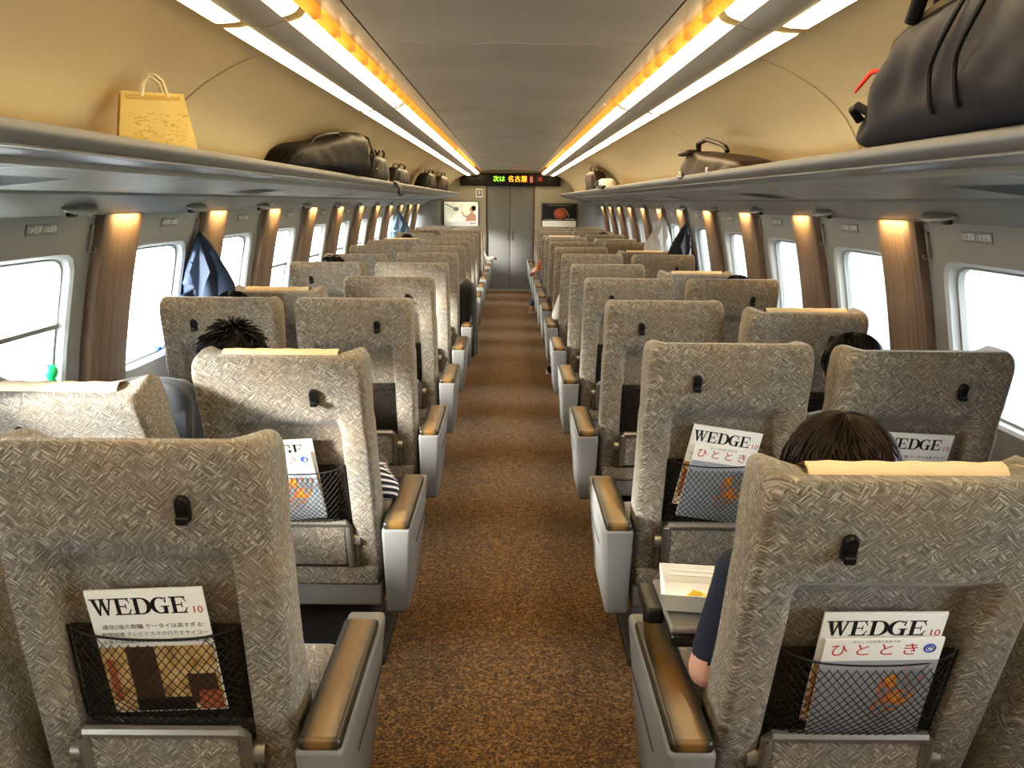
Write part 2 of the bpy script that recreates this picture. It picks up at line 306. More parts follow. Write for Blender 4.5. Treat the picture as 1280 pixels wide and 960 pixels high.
# walls with window openings
BAYS = list(range(-3, 12)); WH, WZ0, WZ1 = .32, .83, 1.35
def bay_y(b): return 3.02 + 1.16 * b
def rr_pt(ang, hw, hz, r):
    # point on rounded rect by perimeter-ish parameter via ray casting of superellipse
    c, s_ = math.cos(ang), math.sin(ang); n = 9.0
    k = (abs(c / hw) ** n + abs(s_ / hz) ** n) ** (-1 / n); return c * k, s_ * k
for s in (-1, 1):
    mb = MB(); zc, hz = (WZ0 + WZ1) / 2, (WZ1 - WZ0) / 2
    n = 64
    for b in BAYS:
        yc = bay_y(b); rings = []
        angs = [2 * math.pi * i / n for i in range(n)]
        for q, (hw, hh, e) in enumerate(((WH, hz, 9), (WH + .012, hz + .012, 9), (WH + .05, hz + .05, 11))):
            rings.append([Vector((0, yc + rr_pt(a, hw, hh, 0)[0], zc + rr_pt(a, hw, hh, 0)[1])) for a in angs])
        # outer rectangle
        rect = []
        for a in angs:
            c, s_ = math.cos(a), math.sin(a); k = min(.58 / max(abs(c), 1e-6), .33 / max(abs(s_), 1e-6)); rect.append(Vector((0, yc + c * k, zc + s_ * k)))
        for cy, cz in ((1, 1), (-1, 1), (-1, -1), (1, -1)):
            j = min(range(n), key=lambda i: (rect[i].y - yc - cy * .58) ** 2 + (rect[i].z - zc - cz * .33) ** 2); rect[j] = Vector((0, yc + cy * .58, zc + cz * .33))
        rings.append(rect)
        off = (.010, 0, 0, 0)
        for r_, o_ in zip(rings, off):
            for p in r_: p.x = s * (wx(p.z) + o_)
        mb.rings(rings[1:], 0, False, False)
        # reveal: lip + sloping jamb out to the glass
        gl = [Vector((s * (wx(p.z) + .050), yc + (p.y - yc) * .985, zc + (p.z - zc) * .98)) for p in rings[0]]
        mb.rings([rings[1], rings[0], gl], 1, False, False)
    zs = [zc + .33, 1.45, 1.5, 1.56]; extr([(wx(z), z) for z in zs], Y0, Y1, s, mb, 0)
    zs = [0, .1, .3, .45, .6, .7, zc - .33]; extr([(wx(z), z) for z in zs], Y0, Y1, s, mb, 0)
    extr([(wx(z), z) for z in (zc - .33, .9, 1.1, 1.3, zc + .33)], Y0, bay_y(-3) - .58, s, mb, 0)
    extr([(wx(z), z) for z in (zc - .33, .9, 1.1, 1.3, zc + .33)], bay_y(11) + .58, Y1, s, mb, 0)
    extr([(wx(z) + .14, z) for z in (-.05, .6, zc - .29)], Y0, Y1, s, mb, 0); extr([(wx(z) + .14, z) for z in (zc + .29, 1.6, 2.2)], Y0, Y1, s, mb, 0)
    struct(obj('wall_' + SIDE[s], mb, [M['wall'], M['reveal']]), 'grey moulded window wall on the %s' % SIDE[s])
    # windows: frame + glass, pillars, labels, hooks, blinds
    for b in BAYS:
        yc = bay_y(b); nwin = (b + 4) if s < 0 else (b + 4 + len(BAYS))
        fr = MB(); X = lambda z, o: s * (wx(z) + o)
        outer = [Vector((0, yc + rr_pt(a, WH * .99, hz * .985, 0)[0], zc + rr_pt(a, WH * .99, hz * .985, 0)[1])) for a in angs]
        inner = [Vector((0, yc + (p.y - yc) * .965, zc + (p.z - zc) * .965)) for p in outer]
        mk = lambda L, o: [Vector((X(p.z, o), p.y, p.z)) for p in L]
        fr.rings([mk(outer, .038), mk(inner, .038), mk(inner, .062), mk(outer, .062), mk(outer, .038)], 0, False, False)
        w = struct(obj('window_%d' % nwin, fr, M['plastic_l']), 'rounded window, %s on the %s wall' % (ORD[max(b, 0)], SIDE[s]) if b >= 0 else 'window beside the camera on the %s wall' % SIDE[s])
        g = MB(); g.rings([mk(inner, .09)], 0, False, False) if False else g.add(mk(inner, .055), [tuple(range(n))])
        obj('window_pane', g, M['glass'], w)
        if b < 11:
            pz = [.40, .6, .8, .95, 1.1, 1.25, 1.4, 1.50, 1.535]; ya, yb = yc + .45, yc + .78
            p = MB(); rs = []
            for z in pz:
                x = wx(z); xi = x - .040
                rs.append([Vector((s * xx, yy, z)) for xx, yy in ((x + .01, ya - .012), (xi + .006, ya - .010), (xi, ya), (xi - .003, (ya + yb) / 2), (xi, yb), (xi + .006, yb + .006), (x + .01, yb + .008))])
            p.rings(rs, 0)
            struct(obj('trim_%d' % (10 + nwin), p, M['wood']), 'brown veneer pillar between windows, %s on the %s wall' % (ORD[max(b, 0)], SIDE[s]))
            if b >= 0:
                L = bpy.data.lights.new('pillar_light', 'AREA'); L.shape = 'RECTANGLE'; L.size = .03; L.size_y = .24; L.energy = 1.2; L.color = (1, .70, .32)
                lo = bpy.data.objects.new('pillar_light', L); C.objects.link(lo); lo.location = (s * 1.462, (ya + yb) / 2, 1.492); lo.rotation_euler = (0, R(-16 * s), 0)
        if b >= 0:
            # slim vertical coat hook
            h = MB(); hy = yc + .405; pts = [(s * (wx(z) - .010), hy, z) for z in (1.36, 1.40, 1.455)]
            h.tube(pts, .004, 6, flat=1.6); h.tube([(s * (wx(1.455) + .005), hy, 1.455), (s * (wx(1.455) - .012), hy, 1.455)], .006, 6); h.tube([(s * (wx(1.37) - .010), hy, 1.362), (s * (wx(1.37) - .03), hy, 1.362), (s * (wx(1.37) - .034), hy, 1.375)], .004, 6)
            tag(obj('coat_hook', h, M['plastic']), 'slim wall coat hook after window %s on the %s' % (ORD[b], SIDE[s]), 'hook', 'wall coat hooks on the %s' % SIDE[s])

def text_mesh(txt, size, name='lettering'):
    cu = bpy.data.curves.new('t', 'FONT'); cu.body = txt; cu.size = size; cu.align_x = 'CENTER'; cu.align_y = 'CENTER'; cu.resolution_u = 3
    o = bpy.data.objects.new('t', cu); C.objects.link(o); dg = bpy.context.evaluated_depsgraph_get()
    me = bpy.data.meshes.new_from_object(o.evaluated_get(dg)); bpy.data.objects.remove(o); bpy.data.curves.remove(cu); me.name = name; return me
def text(txt, size, mat, parent, Mx, name='lettering'):
    me = text_mesh(txt, size, name); me.materials.clear(); me.materials.append(mat); return link(name, me, parent, M=Mx)

# seat number plates on the walls
for s in (-1, 1):
    for b in range(0, 9):
        yc = bay_y(b) + .05; row = 13 - b; z = 1.452
        t = thing('seat_number_plate', 'seat number plate above window %s on the %s wall' % (ORD[b], SIDE[s]), 'sign', (s * (wx(z) - .002), yc, z), group='seat number plates on the %s wall' % SIDE[s])
        ang = math.atan((wx(1.5) - wx(1.4)) / .1)
        # local frame: lx = along wall reading direction, ly = up the wall, lz = toward the aisle
        lx = Vector((0, -s, 0)) if s > 0 else Vector((0, 1, 0)); ly = Vector((s * math.sin(ang), 0, math.cos(ang))); lz = lx.cross(ly)
        Mx = Matrix((lx, ly, lz)).transposed().to_4x4(); t.matrix_world = Matrix.Translation(t.location) @ Mx
        a = MB(); a.rbox(-.105, .105, -.019, .019, -.001, .002, .0012); obj('plate', a, M['plastic'], t)
        text(('%dA窓側 %dB通路' if s < 0 else '%dC通路 %dD窓側') % (row, row), .026, M['paper'], t, Matrix.Translation((-.002, 0, .0025)))

# blinds; the fully lowered pair out of view is added to block the sun
for s, bl in ((-1, (-3, -2, 0, 3, 4, 5, 6, 7, 8)), (1, (5,))):
    for b in bl:
        yc = bay_y(b); lab = 'white roller blind half lowered over window %s on the %s' % (ORD[b], SIDE[s]) if b >= 0 else 'unseen fully lowered blind added to block the sun beside the camera, %s behind it' % ORD[-b - 1]
        t = thing('roller_blind', lab, 'blind', (0, yc, 0), group='half lowered roller blinds on the %s' % SIDE[s] if b >= 0 else None)
        zb = 1.10 if b >= 0 else .86; a = MB(); a.grid(lambda u, v: Vector((s * (wx(lerp(zb, 1.34, v)) + .036), lerp(-.31, .31, u), lerp(zb, 1.34, v))), 1, 6); obj('blind_sheet', a, M['blind'], t)
        a = MB(); a.rbox(*sorted((s * (wx(zb) + .028), s * (wx(zb) + .044))), -.31, .31, zb - .012, zb + .006, .003); obj('blind_bar', a, M['plastic'], t)

# luggage racks
for s in (-1, 1):
    t = thing('luggage_rack', 'long grey open overhead luggage rack on the %s side' % SIDE[s], 'luggage rack')
    ye = 16.1
    a = MB(); extr([(.862, H + .128), (.856, H + .134), (.85, H + .130), (.847, H + .118), (.852, H + .104), (.866, H + .094), (.90, H + .084), (.94, H + .076), (.94, H + .095), (.875, H + .105)], Y0, ye, s, a, 0, 1, True)
    obj('front_lip', a, M['rack'], t)
    a = MB(); extr([(.872, H + .100), (.90, H + .103), (1.172, H + .103), (1.172, H + .090), (.872, H + .088)], Y0, ye, s, a, 0, 1, True); obj('shelf', a, M['rack'], t)
    a = MB(); extr([(.938, H + .077), (.952, H + .062), (1.0, H + .062), (1.365, H + .020), (1.38, H + .022), (1.385, H + .05), (.95, H + .085)], Y0, ye, s, a, 0, 1, True)
    for k in range(-1, 14):
        y = 1.9 + 1.16 * k
        if y < ye - .1: extr([(.955, H + .0603), (1.0, H + .0605), (1.362, H + .0185)], y - .007, y + .007, s, a, 1)
    obj('underside_panel', a, [M['wall'], M['reveal']], t, ang=4)
    for k in range(0, 8):
        y = 1.92 + 2.32 * k - 2.32; v = MB()
        for j in range(20):
            yy = y + .024 * j
            extr([(1.12, H + .0468), (1.30, H + .0264)], yy, yy + .013, s, v)
        obj('air_vent', v, M['dark'], t)
    a = MB(); extr([(.86, H + .134), (.85, H + .10), (.94, H + .07), (1.38, H + .0), (1.38, H + .06), (1.17, H + .11)], ye, ye + .02, s, a, 0, 1, True); obj('end_plate', a, M['rack'], t)
    # reading-lamp panel below
    a = MB(); extr([(1.38, H + .018), (1.378, H + .010), (1.39, H + .002), (1.44, H - .03), (1.49, H - .056), (1.50, H - .060), (1.545, H - .056)], Y0, ye + .02, s, a, 0)
    struct(obj('trim_%d' % (3 if s < 0 else 4), a, M['plastic_l']), 'grey lamp panel under the %s rack' % SIDE[s])
    for b in range(-1, 11):
        y = 3.14 + 1.16 * b
        nm = ORD[b] if b >= 0 else 'nearest'
        tt = thing('reading_lamp', '%s reading lamp pod under the %s rack' % (nm, SIDE[s]), 'lamp', (s * 1.435, y, H - .034), (0, 0, 0), 'reading lamps under the %s rack' % SIDE[s])
        Mx = Matrix.Rotation(R(-30 * s), 4, 'Y') @ Matrix.Scale(1.3, 4)
        a = MB(); a.rings([[Mx @ Vector((math.cos(q) * w_, yy, -.002 + math.sin(q) * w_ * .55)) for q in [2 * math.pi * i / 12 for i in range(12)]] for yy, w_ in ((-.10, .004), (-.09, .012), (-.05, .020), (0, .024), (.05, .022), (.08, .014), (.085, .005))]); obj('lamp_body', a, M['frame'], tt)
        a = MB(); a.rings([[Mx @ Vector((math.cos(q) * w_, .055 + math.sin(q) * w_, -.012 - dz)) for q in [2 * math.pi * i / 14 for i in range(14)]] for dz, w_ in ((-.004, .018), (.006, .017), (.008, .010))]); obj('lamp_lens', a, M['chrome'], tt)
        a = MB(); a.rbox(-.006, .006, -.06, -.015, -.024, -.012, .003, M=Mx); obj('switch', a, M['black'], tt)

# rear wall behind camera and end wall
mb = MB(); mb.box(-1.8, 1.8, Y0 - .05, Y0, -.05, 2.25); struct(obj('wall_back', mb, M['endwall']))
mb = MB(); mb.box(-1.8, -.43, Y1, Y1 + .08, 0, 2.2); mb.box(.43, 1.8, Y1, Y1 + .08, 0, 2.2); mb.box(-.43, .43, Y1, Y1 + .08, 1.83, 2.2)
struct(obj('wall_front', mb, M['endwall']), 'end wall of the carriage')
mb = MB()
for s in (-1, 1):
    mb.grid(lambda u, v: Vector((s * lerp(1.66, 1.22, math.sin(u * math.pi / 2)), lerp(Y1 - .55, Y1 - .012, 1 - math.cos(u * math.pi / 2)), lerp(0, 1.60, v))), 8, 1)
struct(obj('trim_5', mb, M['door']), 'dark curved corner panels by the end wall')
for i, s in enumerate((-1, 1)):
    a = MB(); a.rbox(*sorted((s * .004, s * .42)), Y1 + .02, Y1 + .05, .01, 1.83, .004)
    d = struct(obj('door_%d' % (i + 1), a, M['door']), '%s leaf of the grey sliding end door' % SIDE[s])
    a = MB(); a.rbox(*sorted((s * .03, s * .05)), Y1 + .008, Y1 + .022, .88, 1.05, .004); obj('door_handle', a, M['rackd'], d)
a = MB(); a.box(-.004, .004, Y1 + .03, Y1 + .045, 0, 1.83); a.box(-.43, -.42, Y1 - .004, Y1 + .06, 0, 1.83); a.box(.42, .43, Y1 - .004, Y1 + .06, 0, 1.83); a.box(-.43, .43, Y1 + .06, Y1 + .07, 0, 1.85)
struct(obj('trim_6', a, M['dark']), 'dark door gap and jambs')
a = MB(); a.box(-.43, .43, Y1 - .06, Y1 + .05, 0, .008); struct(obj('trim_7', a, M['plastic']), 'door sill plate')
# LED display
t = thing('information_display', 'dark scrolling information display above the end door', 'display', (0, Y1, 1.93))
a = MB(); a.rbox(-.88, .88, -.075, -.002, -.10, .115, .02); obj('display_housing', a, M['leather'], t)
FR = Matrix.Rotation(math.pi / 2, 4, 'X')
ge = emis('led_green', (.35, 1, .05), 2.2); oe = emis('led_orange', (1, .32, .03), 2.6)
text('次は', .108, ge, t, Matrix.Translation((-.20, -.078, .01)) @ FR, 'green_lettering')
text('名古屋', .115, oe, t, Matrix.Translation((.125, -.078, .01)) @ FR, 'orange_lettering')
a = MB(); a.rbox(.335, .395, -.080, -.074, -.05, .075, .002, 0)
for k in (0, 1): a.ell((.352 + .026 * k, -.081, .05), .008, .002, .008, 8, 6, 1); a.box(.346 + .026 * k, .358 + .026 * k, -.082, -.080, -.035, .038, 1)
obj('restroom_sign', a, [M['red'], M['paper']], t)
a = MB(); a.tube([(.52 + .032 * math.cos(q), -.079, .01 + .032 * math.sin(q)) for q in [2 * math.pi * i / 18 for i in range(19)]], .006, 6); a.box(.50, .54, -.081, -.079, .006, .014); a.tube([(.498, -.08, .032), (.542, -.08, -.012)], .004, 5)
obj('no_smoking_sign', a, M['red'], t)
# car number sign
t = thing('car_number_sign', 'small white number 9 sign on the end wall left of the door', 'sign', (-.55, Y1, 1.70))
a = MB(); a.rbox(-.06, .06, -.012, -.001, -.075, .075, .006); obj('plate', a, M['paper'], t)
a = MB(); a.rbox(-.046, .046, -.0145, -.011, -.055, .055, .004); obj('number_panel', a, M['plastic'], t)
text('9', .10, M['paper'], t, Matrix.Translation((0, -.016, 0)) @ FR)
# posters
t = thing('poster', 'bright framed poster of a bather on the end wall left of the door', 'poster', (-.87, Y1, 1.33))
a = MB(); a.rbox(-.32, .32, -.02, -.001, -.225, .23, .006); obj('poster_frame', a, M['rackd'], t)
pm = NT('bath_print'); tc = pm.n('ShaderNodeTexCoord'); nz = pm.n('ShaderNodeTexNoise', Vector=tc.outputs['Object'], Scale=5.0)
pm = pm.fin(Base_Color=pm.ramp(nz.outputs[0], [(.35, (.55, .55, .40)), (.65, (.85, .84, .72))]), Roughness=.4, Emission_Color=(.8, .8, .65, 1), Emission_Strength=.25)
a = MB(); a.box(-.30, .30, -.024, -.02, -.13, .215); obj('print', a, pm, t)
a = MB(); a.box(-.30, .30, -.024, -.02, -.21, -.13); a.box(.16, .26, -.0255, -.024, -.165, -.155, 1); obj('caption_strip', a, [M['paper'], M['blue']], t)
a = MB(); a.ell((.20, -.025, .085), .045, .003, .055, 14, 8, 0)
a.poly([(.07, -.0255, -.12), (.26, -.0255, -.12), (.27, -.0255, -.02), (.22, -.0255, .02), (.17, -.0255, .035), (.12, -.0255, -.02)]); a.tube([(.13, -.026, -.05), (.05, -.026, -.03), (.01, -.026, .05)], [.022, .014, .010], 6)
a.ell((.222, -.0265, .105), .042, .003, .045, 14, 8, 1); a.tube([(-.12, -.026, .10), (-.28, -.026, .18)], .01, 6, 2); a.ell((-.09, -.026, .09), .05, .003, .035, 12, 8, 2)
obj('bather_figure', a, [M['skin'], M['hair'], M['plastic_l']], t)
brownp0 = plain('copper_print', (.28, .06, .03), .4, var=.4, sc=20)
t = thing('poster', 'dark poster of a copper bowl on the end wall right of the door', 'poster', (.87, Y1, 1.33))
a = MB(); a.rbox(-.32, .32, -.02, -.001, -.225, .21, .006); obj('poster_frame', a, M['rackd'], t)
a = MB(); a.box(-.30, .30, -.024, -.02, -.10, .19); obj('print', a, M['blackc'], t)
a = MB(); a.box(-.30, .30, -.024, -.02, -.21, -.10); obj('caption_strip', a, M['paper'], t)
a = MB(); a.ell((.02, -.025, .02), .12, .004, .10, 20, 10, 0); a.ell((.02, -.028, .015), .075, .004, .055, 16, 8, 1); a.tube([(.05, -.028, .12), (.13, -.028, .07), (.17, -.028, -.03)], .012, 6, 2); a.box(.10, .28, -.0255, -.0245, -.085, -.06, 2); a.box(-.26, .05, -.0255, -.0245, -.085, -.075, 2); a.box(-.2, .2, -.0255, -.0245, .165, .172, 2)
obj('bowl_picture', a, [brownp0, M['orangec'], M['plastic_l']], t)

# ------------------------------------------------------------------ seats
LB, W = .77, .248
def back_mesh():
    mb = MB(); N = []
    zs = [-.07, -.06, -.02, .05, .12, .20, .28, .36, .42, .46, .49, .52, .55, .575, .60, .63, .66, .69]
    zs += [.69 + .08 * math.sin(R(a)) for a in (12, 25, 38, 50, 61, 71, 79, 85, 89.5)]
    xr = [-1, -.97, -.9, -.80, -.72, -.70, -.662, -.64, -.5, -.25, 0, .25, .5, .64, .662, .70, .72, .80, .9, .97, 1]
    rs = []
    for z in zs:
        e = 0 if z <= .70 else min(1, (z - .70) / .0701)
        cr = 1 - math.sqrt(max(0, 1 - e * e))
        w = W - .030 * cr ** 1.2 - (.004 if z > .5 else 0)
        yb0 = .028 * cr; T = interp([(-.07, .10), (.1, .15), (.3, .125), (.5, .13), (.62, .155), (.77, .15)], z) - .075 * cr
        ring = []
        def pt(x, y):
            wing = (abs(x) / W) ** 4
            zz = z
            if z > .55: zz -= smooth(.55, .75, z) * (.020 * (1 - wing) * smooth(.02, .10, y) + max(0, y - .02) * lerp(.26, .10, wing))
            return Vector((x, y, zz))
        for q in xr:                                   # rear face, left to right
            x = q * (w - .014); ax = abs(x)
            m = (1 - smooth(.158, .172, ax)) * (1 - smooth(.515, .58, z))
            y = yb0 + .042 * m * (1 + .2 * (1 - z)) + .004 * (abs(q) ** 6)
            ring.append(pt(x, y))
        ring.append(pt(w - .004, yb0 + .009)); ring.append(pt(w, yb0 + .022)); ring.append(pt(w + .002, T * .5)); ring.append(pt(w, T - .005))
        for q in [1, .9, .75, .55, .3, 0, -.3, -.55, -.75, -.9, -1]:   # front face
            x = q * (w - .012); f = smooth(.40, .6, z)
            y = T + .012 + f * (.035 * abs(q) ** 3 - .01) + (1 - f) * .02 * (abs(q) ** 4)
            if abs(q) == 1: y -= .004
            ring.append(pt(x, y))
        ring.append(pt(-w, T - .005)); ring.append(pt(-w - .002, T * .5)); ring.append(pt(-w, yb0 + .022)); ring.append(pt(-w + .004, yb0 + .009))
        rs.append(ring)
    mb.rings(rs, 0)
    return mb.mesh('backrest', M['fabric'], 50)
def net_surf(x, z):
    top = .385 - .018 * (1 - (x / .16) ** 2); v = (z - .165) / .2
    return Vector((x, .026 - .042 * (1 - (abs(x) / .161) ** 6) * (.55 + .45 * math.sin(max(0, min(1, v)) * math.pi)), z))
def net_mesh():
    mb = MB(); zb = .165
    top = lambda x: .385 - .018 * (1 - (x / .16) ** 2)
    sp = .0165
    for d in (-1, 1):
        k = -30
        while k < 30:
            x0 = k * sp; pts = []; i = 0
            while i <= 14:
                z = zb + i * .016; x = x0 + d * (z - zb) * .82; x += .0015 * math.sin(z * 400 + k)
                if abs(x) <= .16:
                    if z > top(x): break
                    pts.append(net_surf(x, z) + Vector((0, -.0006 * d, 0)))
                i += 1
            if len(pts) >= 2: mb.tube(pts, .00095, 4)
            k += 1
    xs = [-.16 + .32 * i / 16 for i in range(17)]
    mb.tube([net_surf(x, top(x)) for x in xs], .0022, 6); mb.tube([net_surf(x, zb) for x in xs], .0018, 6)
    for s in (-1, 1): mb.tube([net_surf(s * .16, z) for z in (zb, .25, .32, .385)], .0022, 6)
    return mb.mesh('magazine_net', M['net'])
def netback_mesh():
    mb = MB(); mb.grid(lambda u, v: Vector((lerp(-.163, .163, u), .036, lerp(.15, .38, v))), 2, 2); return mb.mesh('net_lining', M['netback'])
def hook_mesh():
    mb = MB(); mb.rings([[Vector((x, -y, z)) for x, z in [(.013 * k_ * math.cos(q), .012 + .013 * k_ * math.sin(q)) for q in [R(a) for a in range(0, 181, 30)]] + [(-.013 * k_, -.020 * k_), (-.009 * k_, -.026 * k_), (.009 * k_, -.026 * k_), (.013 * k_, -.020 * k_)]] for y, k_ in ((-.003, 1.0), (.008, 1.0), (.011, .85))])
    mb.rbox(-.010, .010, -.022, -.009, -.024, -.008, .003)
    return mb.mesh('coat_peg', M['black'])
def cover_mesh(hi):
    # folded linen headrest cover hanging over the front of the headrest
    mb = MB()
    def fn(u, v):
        x = lerp(-.165, .165, u); q = abs(x) / W
        prof = [(0, .060, .740), (.12, .078, .750), (.25, .098, .746), (.4, .124, .720), (.55, .146, .67), (1, .150, .46)]
        if not hi: prof = [(0, .080, .728), (.2, .095, .726), (.4, .118, .710), (.55, .146, .67), (1, .150, .46)]
        for a, b in zip(prof, prof[1:]):
            if v <= b[0]:
                t_ = (v - a[0]) / (b[0] - a[0]); y = lerp(a[1], b[1], t_); z = lerp(a[2], b[2], t_); break
        return Vector((x, y + .03 * q ** 3 * smooth(.3, .6, v) + .002 * math.sin(x * 90), z + .003))
    mb.grid(fn, 16, 20); mb.grid(lambda u, v: fn(u, v) + Vector((0, 0, .005)), 16, 20, flip=True)
    return mb.mesh('headrest_cover', M['linen'])
def cushion_mesh():
    mb = MB(); mb.rbox(-.245, .245, .07, .56, .29, .445, .045, seg=4); return mb.mesh('seat_cushion', M['fabric'])
def arm_mesh():
    mb = MB(); mb.rbox(-.046, .046, -.13, .46, .26, .568, .012, taper=lambda t: (.004 * (1 - t), -.018 * (1 - t) ** 1.5, .07 * (1 - t) ** 1.5, -.12 * (1 - t)))
    mb.box(.0462, .0472, .02, .36, .47, .476, 1)
    return mb
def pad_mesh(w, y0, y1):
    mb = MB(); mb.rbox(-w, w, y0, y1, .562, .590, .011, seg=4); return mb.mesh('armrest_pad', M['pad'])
def foot_frame():
    mb = MB(); mb.tube([(-.155, -.018, .01), (-.155, -.026, .155), (-.148, -.03, .168), (.148, -.03, .168), (.155, -.026, .155), (.155, -.018, .01)], .0125, 8)
    for s in (-1, 1):
        mb.cyl((s * .165, -.005, .10), (s * .188, -.005, .10), .024); mb.rbox(*sorted((s * .166, s * .180)), -.02, .02, .0, .11, .006)
    return mb.mesh('footrest_frame', M['frame'])
def foot_pad():
    mb = MB(); mb.rbox(-.147, .147, -.03, .0, .012, .155, .01); return mb.mesh('footrest_panel', M['fabric'])
def frame_mesh():
    mb = MB(); mb.rbox(-.25, .25, .0, .50, .255, .335, .01, mi=0); mb.rbox(-.24, .24, -.012, .05, .335, .395, .008, mi=1); return mb.mesh('seat_frame', [M['plastic'], M['fabric']])
def ped_mesh():
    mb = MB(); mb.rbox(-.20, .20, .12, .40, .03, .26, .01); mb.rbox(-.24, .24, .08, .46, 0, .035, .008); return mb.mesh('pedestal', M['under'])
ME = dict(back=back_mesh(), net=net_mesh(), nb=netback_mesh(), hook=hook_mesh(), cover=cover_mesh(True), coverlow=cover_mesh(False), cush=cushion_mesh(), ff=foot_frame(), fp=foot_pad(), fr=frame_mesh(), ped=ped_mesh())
am = arm_mesh(); ME['arm+'] = am.mesh('armrest', [M['plastic'], M['dark']])
am2 = MB(); am2.v = [(-x, y, z) for x, y, z in am.v]; am2.f = [tuple(reversed(f)) for f in am.f]; am2.m = list(am.m); ME['arm-'] = am2.mesh('armrest', [M['plastic'], M['dark']])
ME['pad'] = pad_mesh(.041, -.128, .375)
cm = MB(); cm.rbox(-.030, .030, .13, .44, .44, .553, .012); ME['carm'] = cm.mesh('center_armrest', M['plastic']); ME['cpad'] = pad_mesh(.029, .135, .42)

XC = {'aisle': .655, 'window': 1.22}
def pivot_y(k): return 1.16 * k + .49
SEATS = {}
def seat(s, col, k, rec):
    x = s * XC[col]; hs = -s if col == 'aisle' else s          # hook side
    if col == 'aisle': lab = 'grey woven-pattern recliner seat on the %s of the aisle, aisle side, %s from the camera' % (SIDE[s], ORD[k - 1])
    else: lab = 'grey woven-pattern recliner seat by the %s windows, window side, %s from the camera' % (SIDE[s], ORD[k - 1])
    t = thing('train_seat', lab, 'seat', (x, pivot_y(k), 0), group='train seats %s of the aisle' % SIDE[s])
    b = link('backrest', ME['back'], t, (0, 0, .40), (R(rec), 0, 0))
    link('coat_peg', ME['hook'], b, (hs * .10, 0, .655))
    if k <= 6:
        link('magazine_net', ME['net'], b); link('net_lining', ME['nb'], b)
    link('headrest_cover', ME['cover' if rec >= 20 else 'coverlow'], b)
    link('seat_cushion', ME['cush'], t)
    if k <= 6:
        f = link('footrest', ME['ff'], t, (0, 0, .40), (R(10), 0, 0)); link('footrest_panel', ME['fp'], f)
    link('seat_frame', ME['fr'], t); link('pedestal', ME['ped'], t)
    if col == 'aisle':
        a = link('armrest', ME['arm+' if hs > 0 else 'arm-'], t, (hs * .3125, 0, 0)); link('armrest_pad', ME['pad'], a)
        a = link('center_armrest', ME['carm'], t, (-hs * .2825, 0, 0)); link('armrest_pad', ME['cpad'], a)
    else:
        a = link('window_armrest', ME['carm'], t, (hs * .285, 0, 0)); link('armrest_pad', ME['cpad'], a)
    SEATS[(s, col, k)] = (t, b); return t
REC = {(-1, 'aisle', 2): 22, (-1, 'window', 2): 36, (-1, 'window', 4): 29, (1, 'aisle', 1): 21, (1, 'window', 1): 16, (1, 'window', 2): 17, (1, 'window', 3): 22, (1, 'window', 5): 26, (1, 'window', 7): 23, (1, 'aisle', 10): 22, (-1, 'window', 6): 17, (-1, 'window', 9): 22, (1, 'window', 9): 18}
for s in (-1, 1):
    for k in range(1, 14):
        for col in ('aisle', 'window'):
            seat(s, col, k, REC.get((s, col, k), 13 + ((k * 7 + (3 if s > 0 else 0)) % 3) * .4 - .4))

# ------------------------------------------------------------------ magazines
def arc_ring(cx, cz, rx0, rz0, rx1, rz1, a0, a1, n=18):
    out = []
    for i in range(n):
        qa, qb = R(lerp(a0, a1, i / n)), R(lerp(a0, a1, (i + 1) / n))
        out.append([(cx + rx0 * math.cos(qa), cz + rz0 * math.sin(qa)), (cx + rx1 * math.cos(qa), cz + rz1 * math.sin(qa)), (cx + rx1 * math.cos(qb), cz + rz1 * math.sin(qb)), (cx + rx0 * math.cos(qb), cz + rz0 * math.sin(qb))])
    return out
def q4(x0, z0, x1, z1): return [(x0, z0), (x1, z0), (x1, z1), (x0, z1)]
def wedge_title():
    P = []; x = 0
    def par(xa, za, xb, zb, t): return [(xa, za), (xa + t, za), (xb + t, zb), (xb, zb)]
    # W (1.45 wide)
    P += [par(.52, 0, .14, 1, .26) if False else [(.44, 0), (.58, 0), (.36, 1), (.10, 1)], [(.44, 0), (.54, 0), (.80, 1), (.70, 1)], [(.92, 0), (1.06, 0), (.84, 1), (.60, 1)], [(.92, 0), (1.02, 0), (1.32, 1), (1.22, 1)]]
    P += [q4(0, .93, .48, 1), q4(.52, .93, .95, 1), q4(1.10, .93, 1.46, 1)]
    x = 1.42
    def E(x): return [q4(x + .14, 0, x + .38, 1), q4(x, 0, x + 1.0, .07), q4(x, .93, x + .98, 1), q4(x + .38, .47, x + .74, .54), q4(x + .70, .34, x + .76, .67), [(x + .90, .07), (x + .80, .07), (x + 1.0, .34), (x + 1.06, .34)], [(x + .80, .93), (x + .90, .93), (x + 1.02, .68), (x + .97, .68)]]
    P += E(x); x = 2.52
    P += [q4(x + .14, 0, x + .38, 1), q4(x, 0, x + .62, .07), q4(x, .93, x + .62, 1)] + arc_ring(x + .58, .5, .30, .43, .58, .5, -90, 90)
    x = 3.60
    P += arc_ring(x + .62, .5, .32, .43, .60, .5, 55, 300) + [q4(x + .80, 0, x + 1.04, .42), q4(x + .66, .40, x + 1.16, .47), [(x + .90, .66), (x + 1.0, .66), (x + 1.02, 1), (x + .96, 1)], [(x + .7, .0), (x + .95, .1), (x + .95, .17), (x + .7, .07)]]
    P += E(4.80)
    return P, 5.86
def title_mb(w, h, x0, z0, y):
    P, L = wedge_title(); mb = MB()
    for i, p in enumerate(P): mb.poly([(x0 + a / L * w, y - .00002 * (i % 9), z0 + b * h) for a, b in p])
    return mb
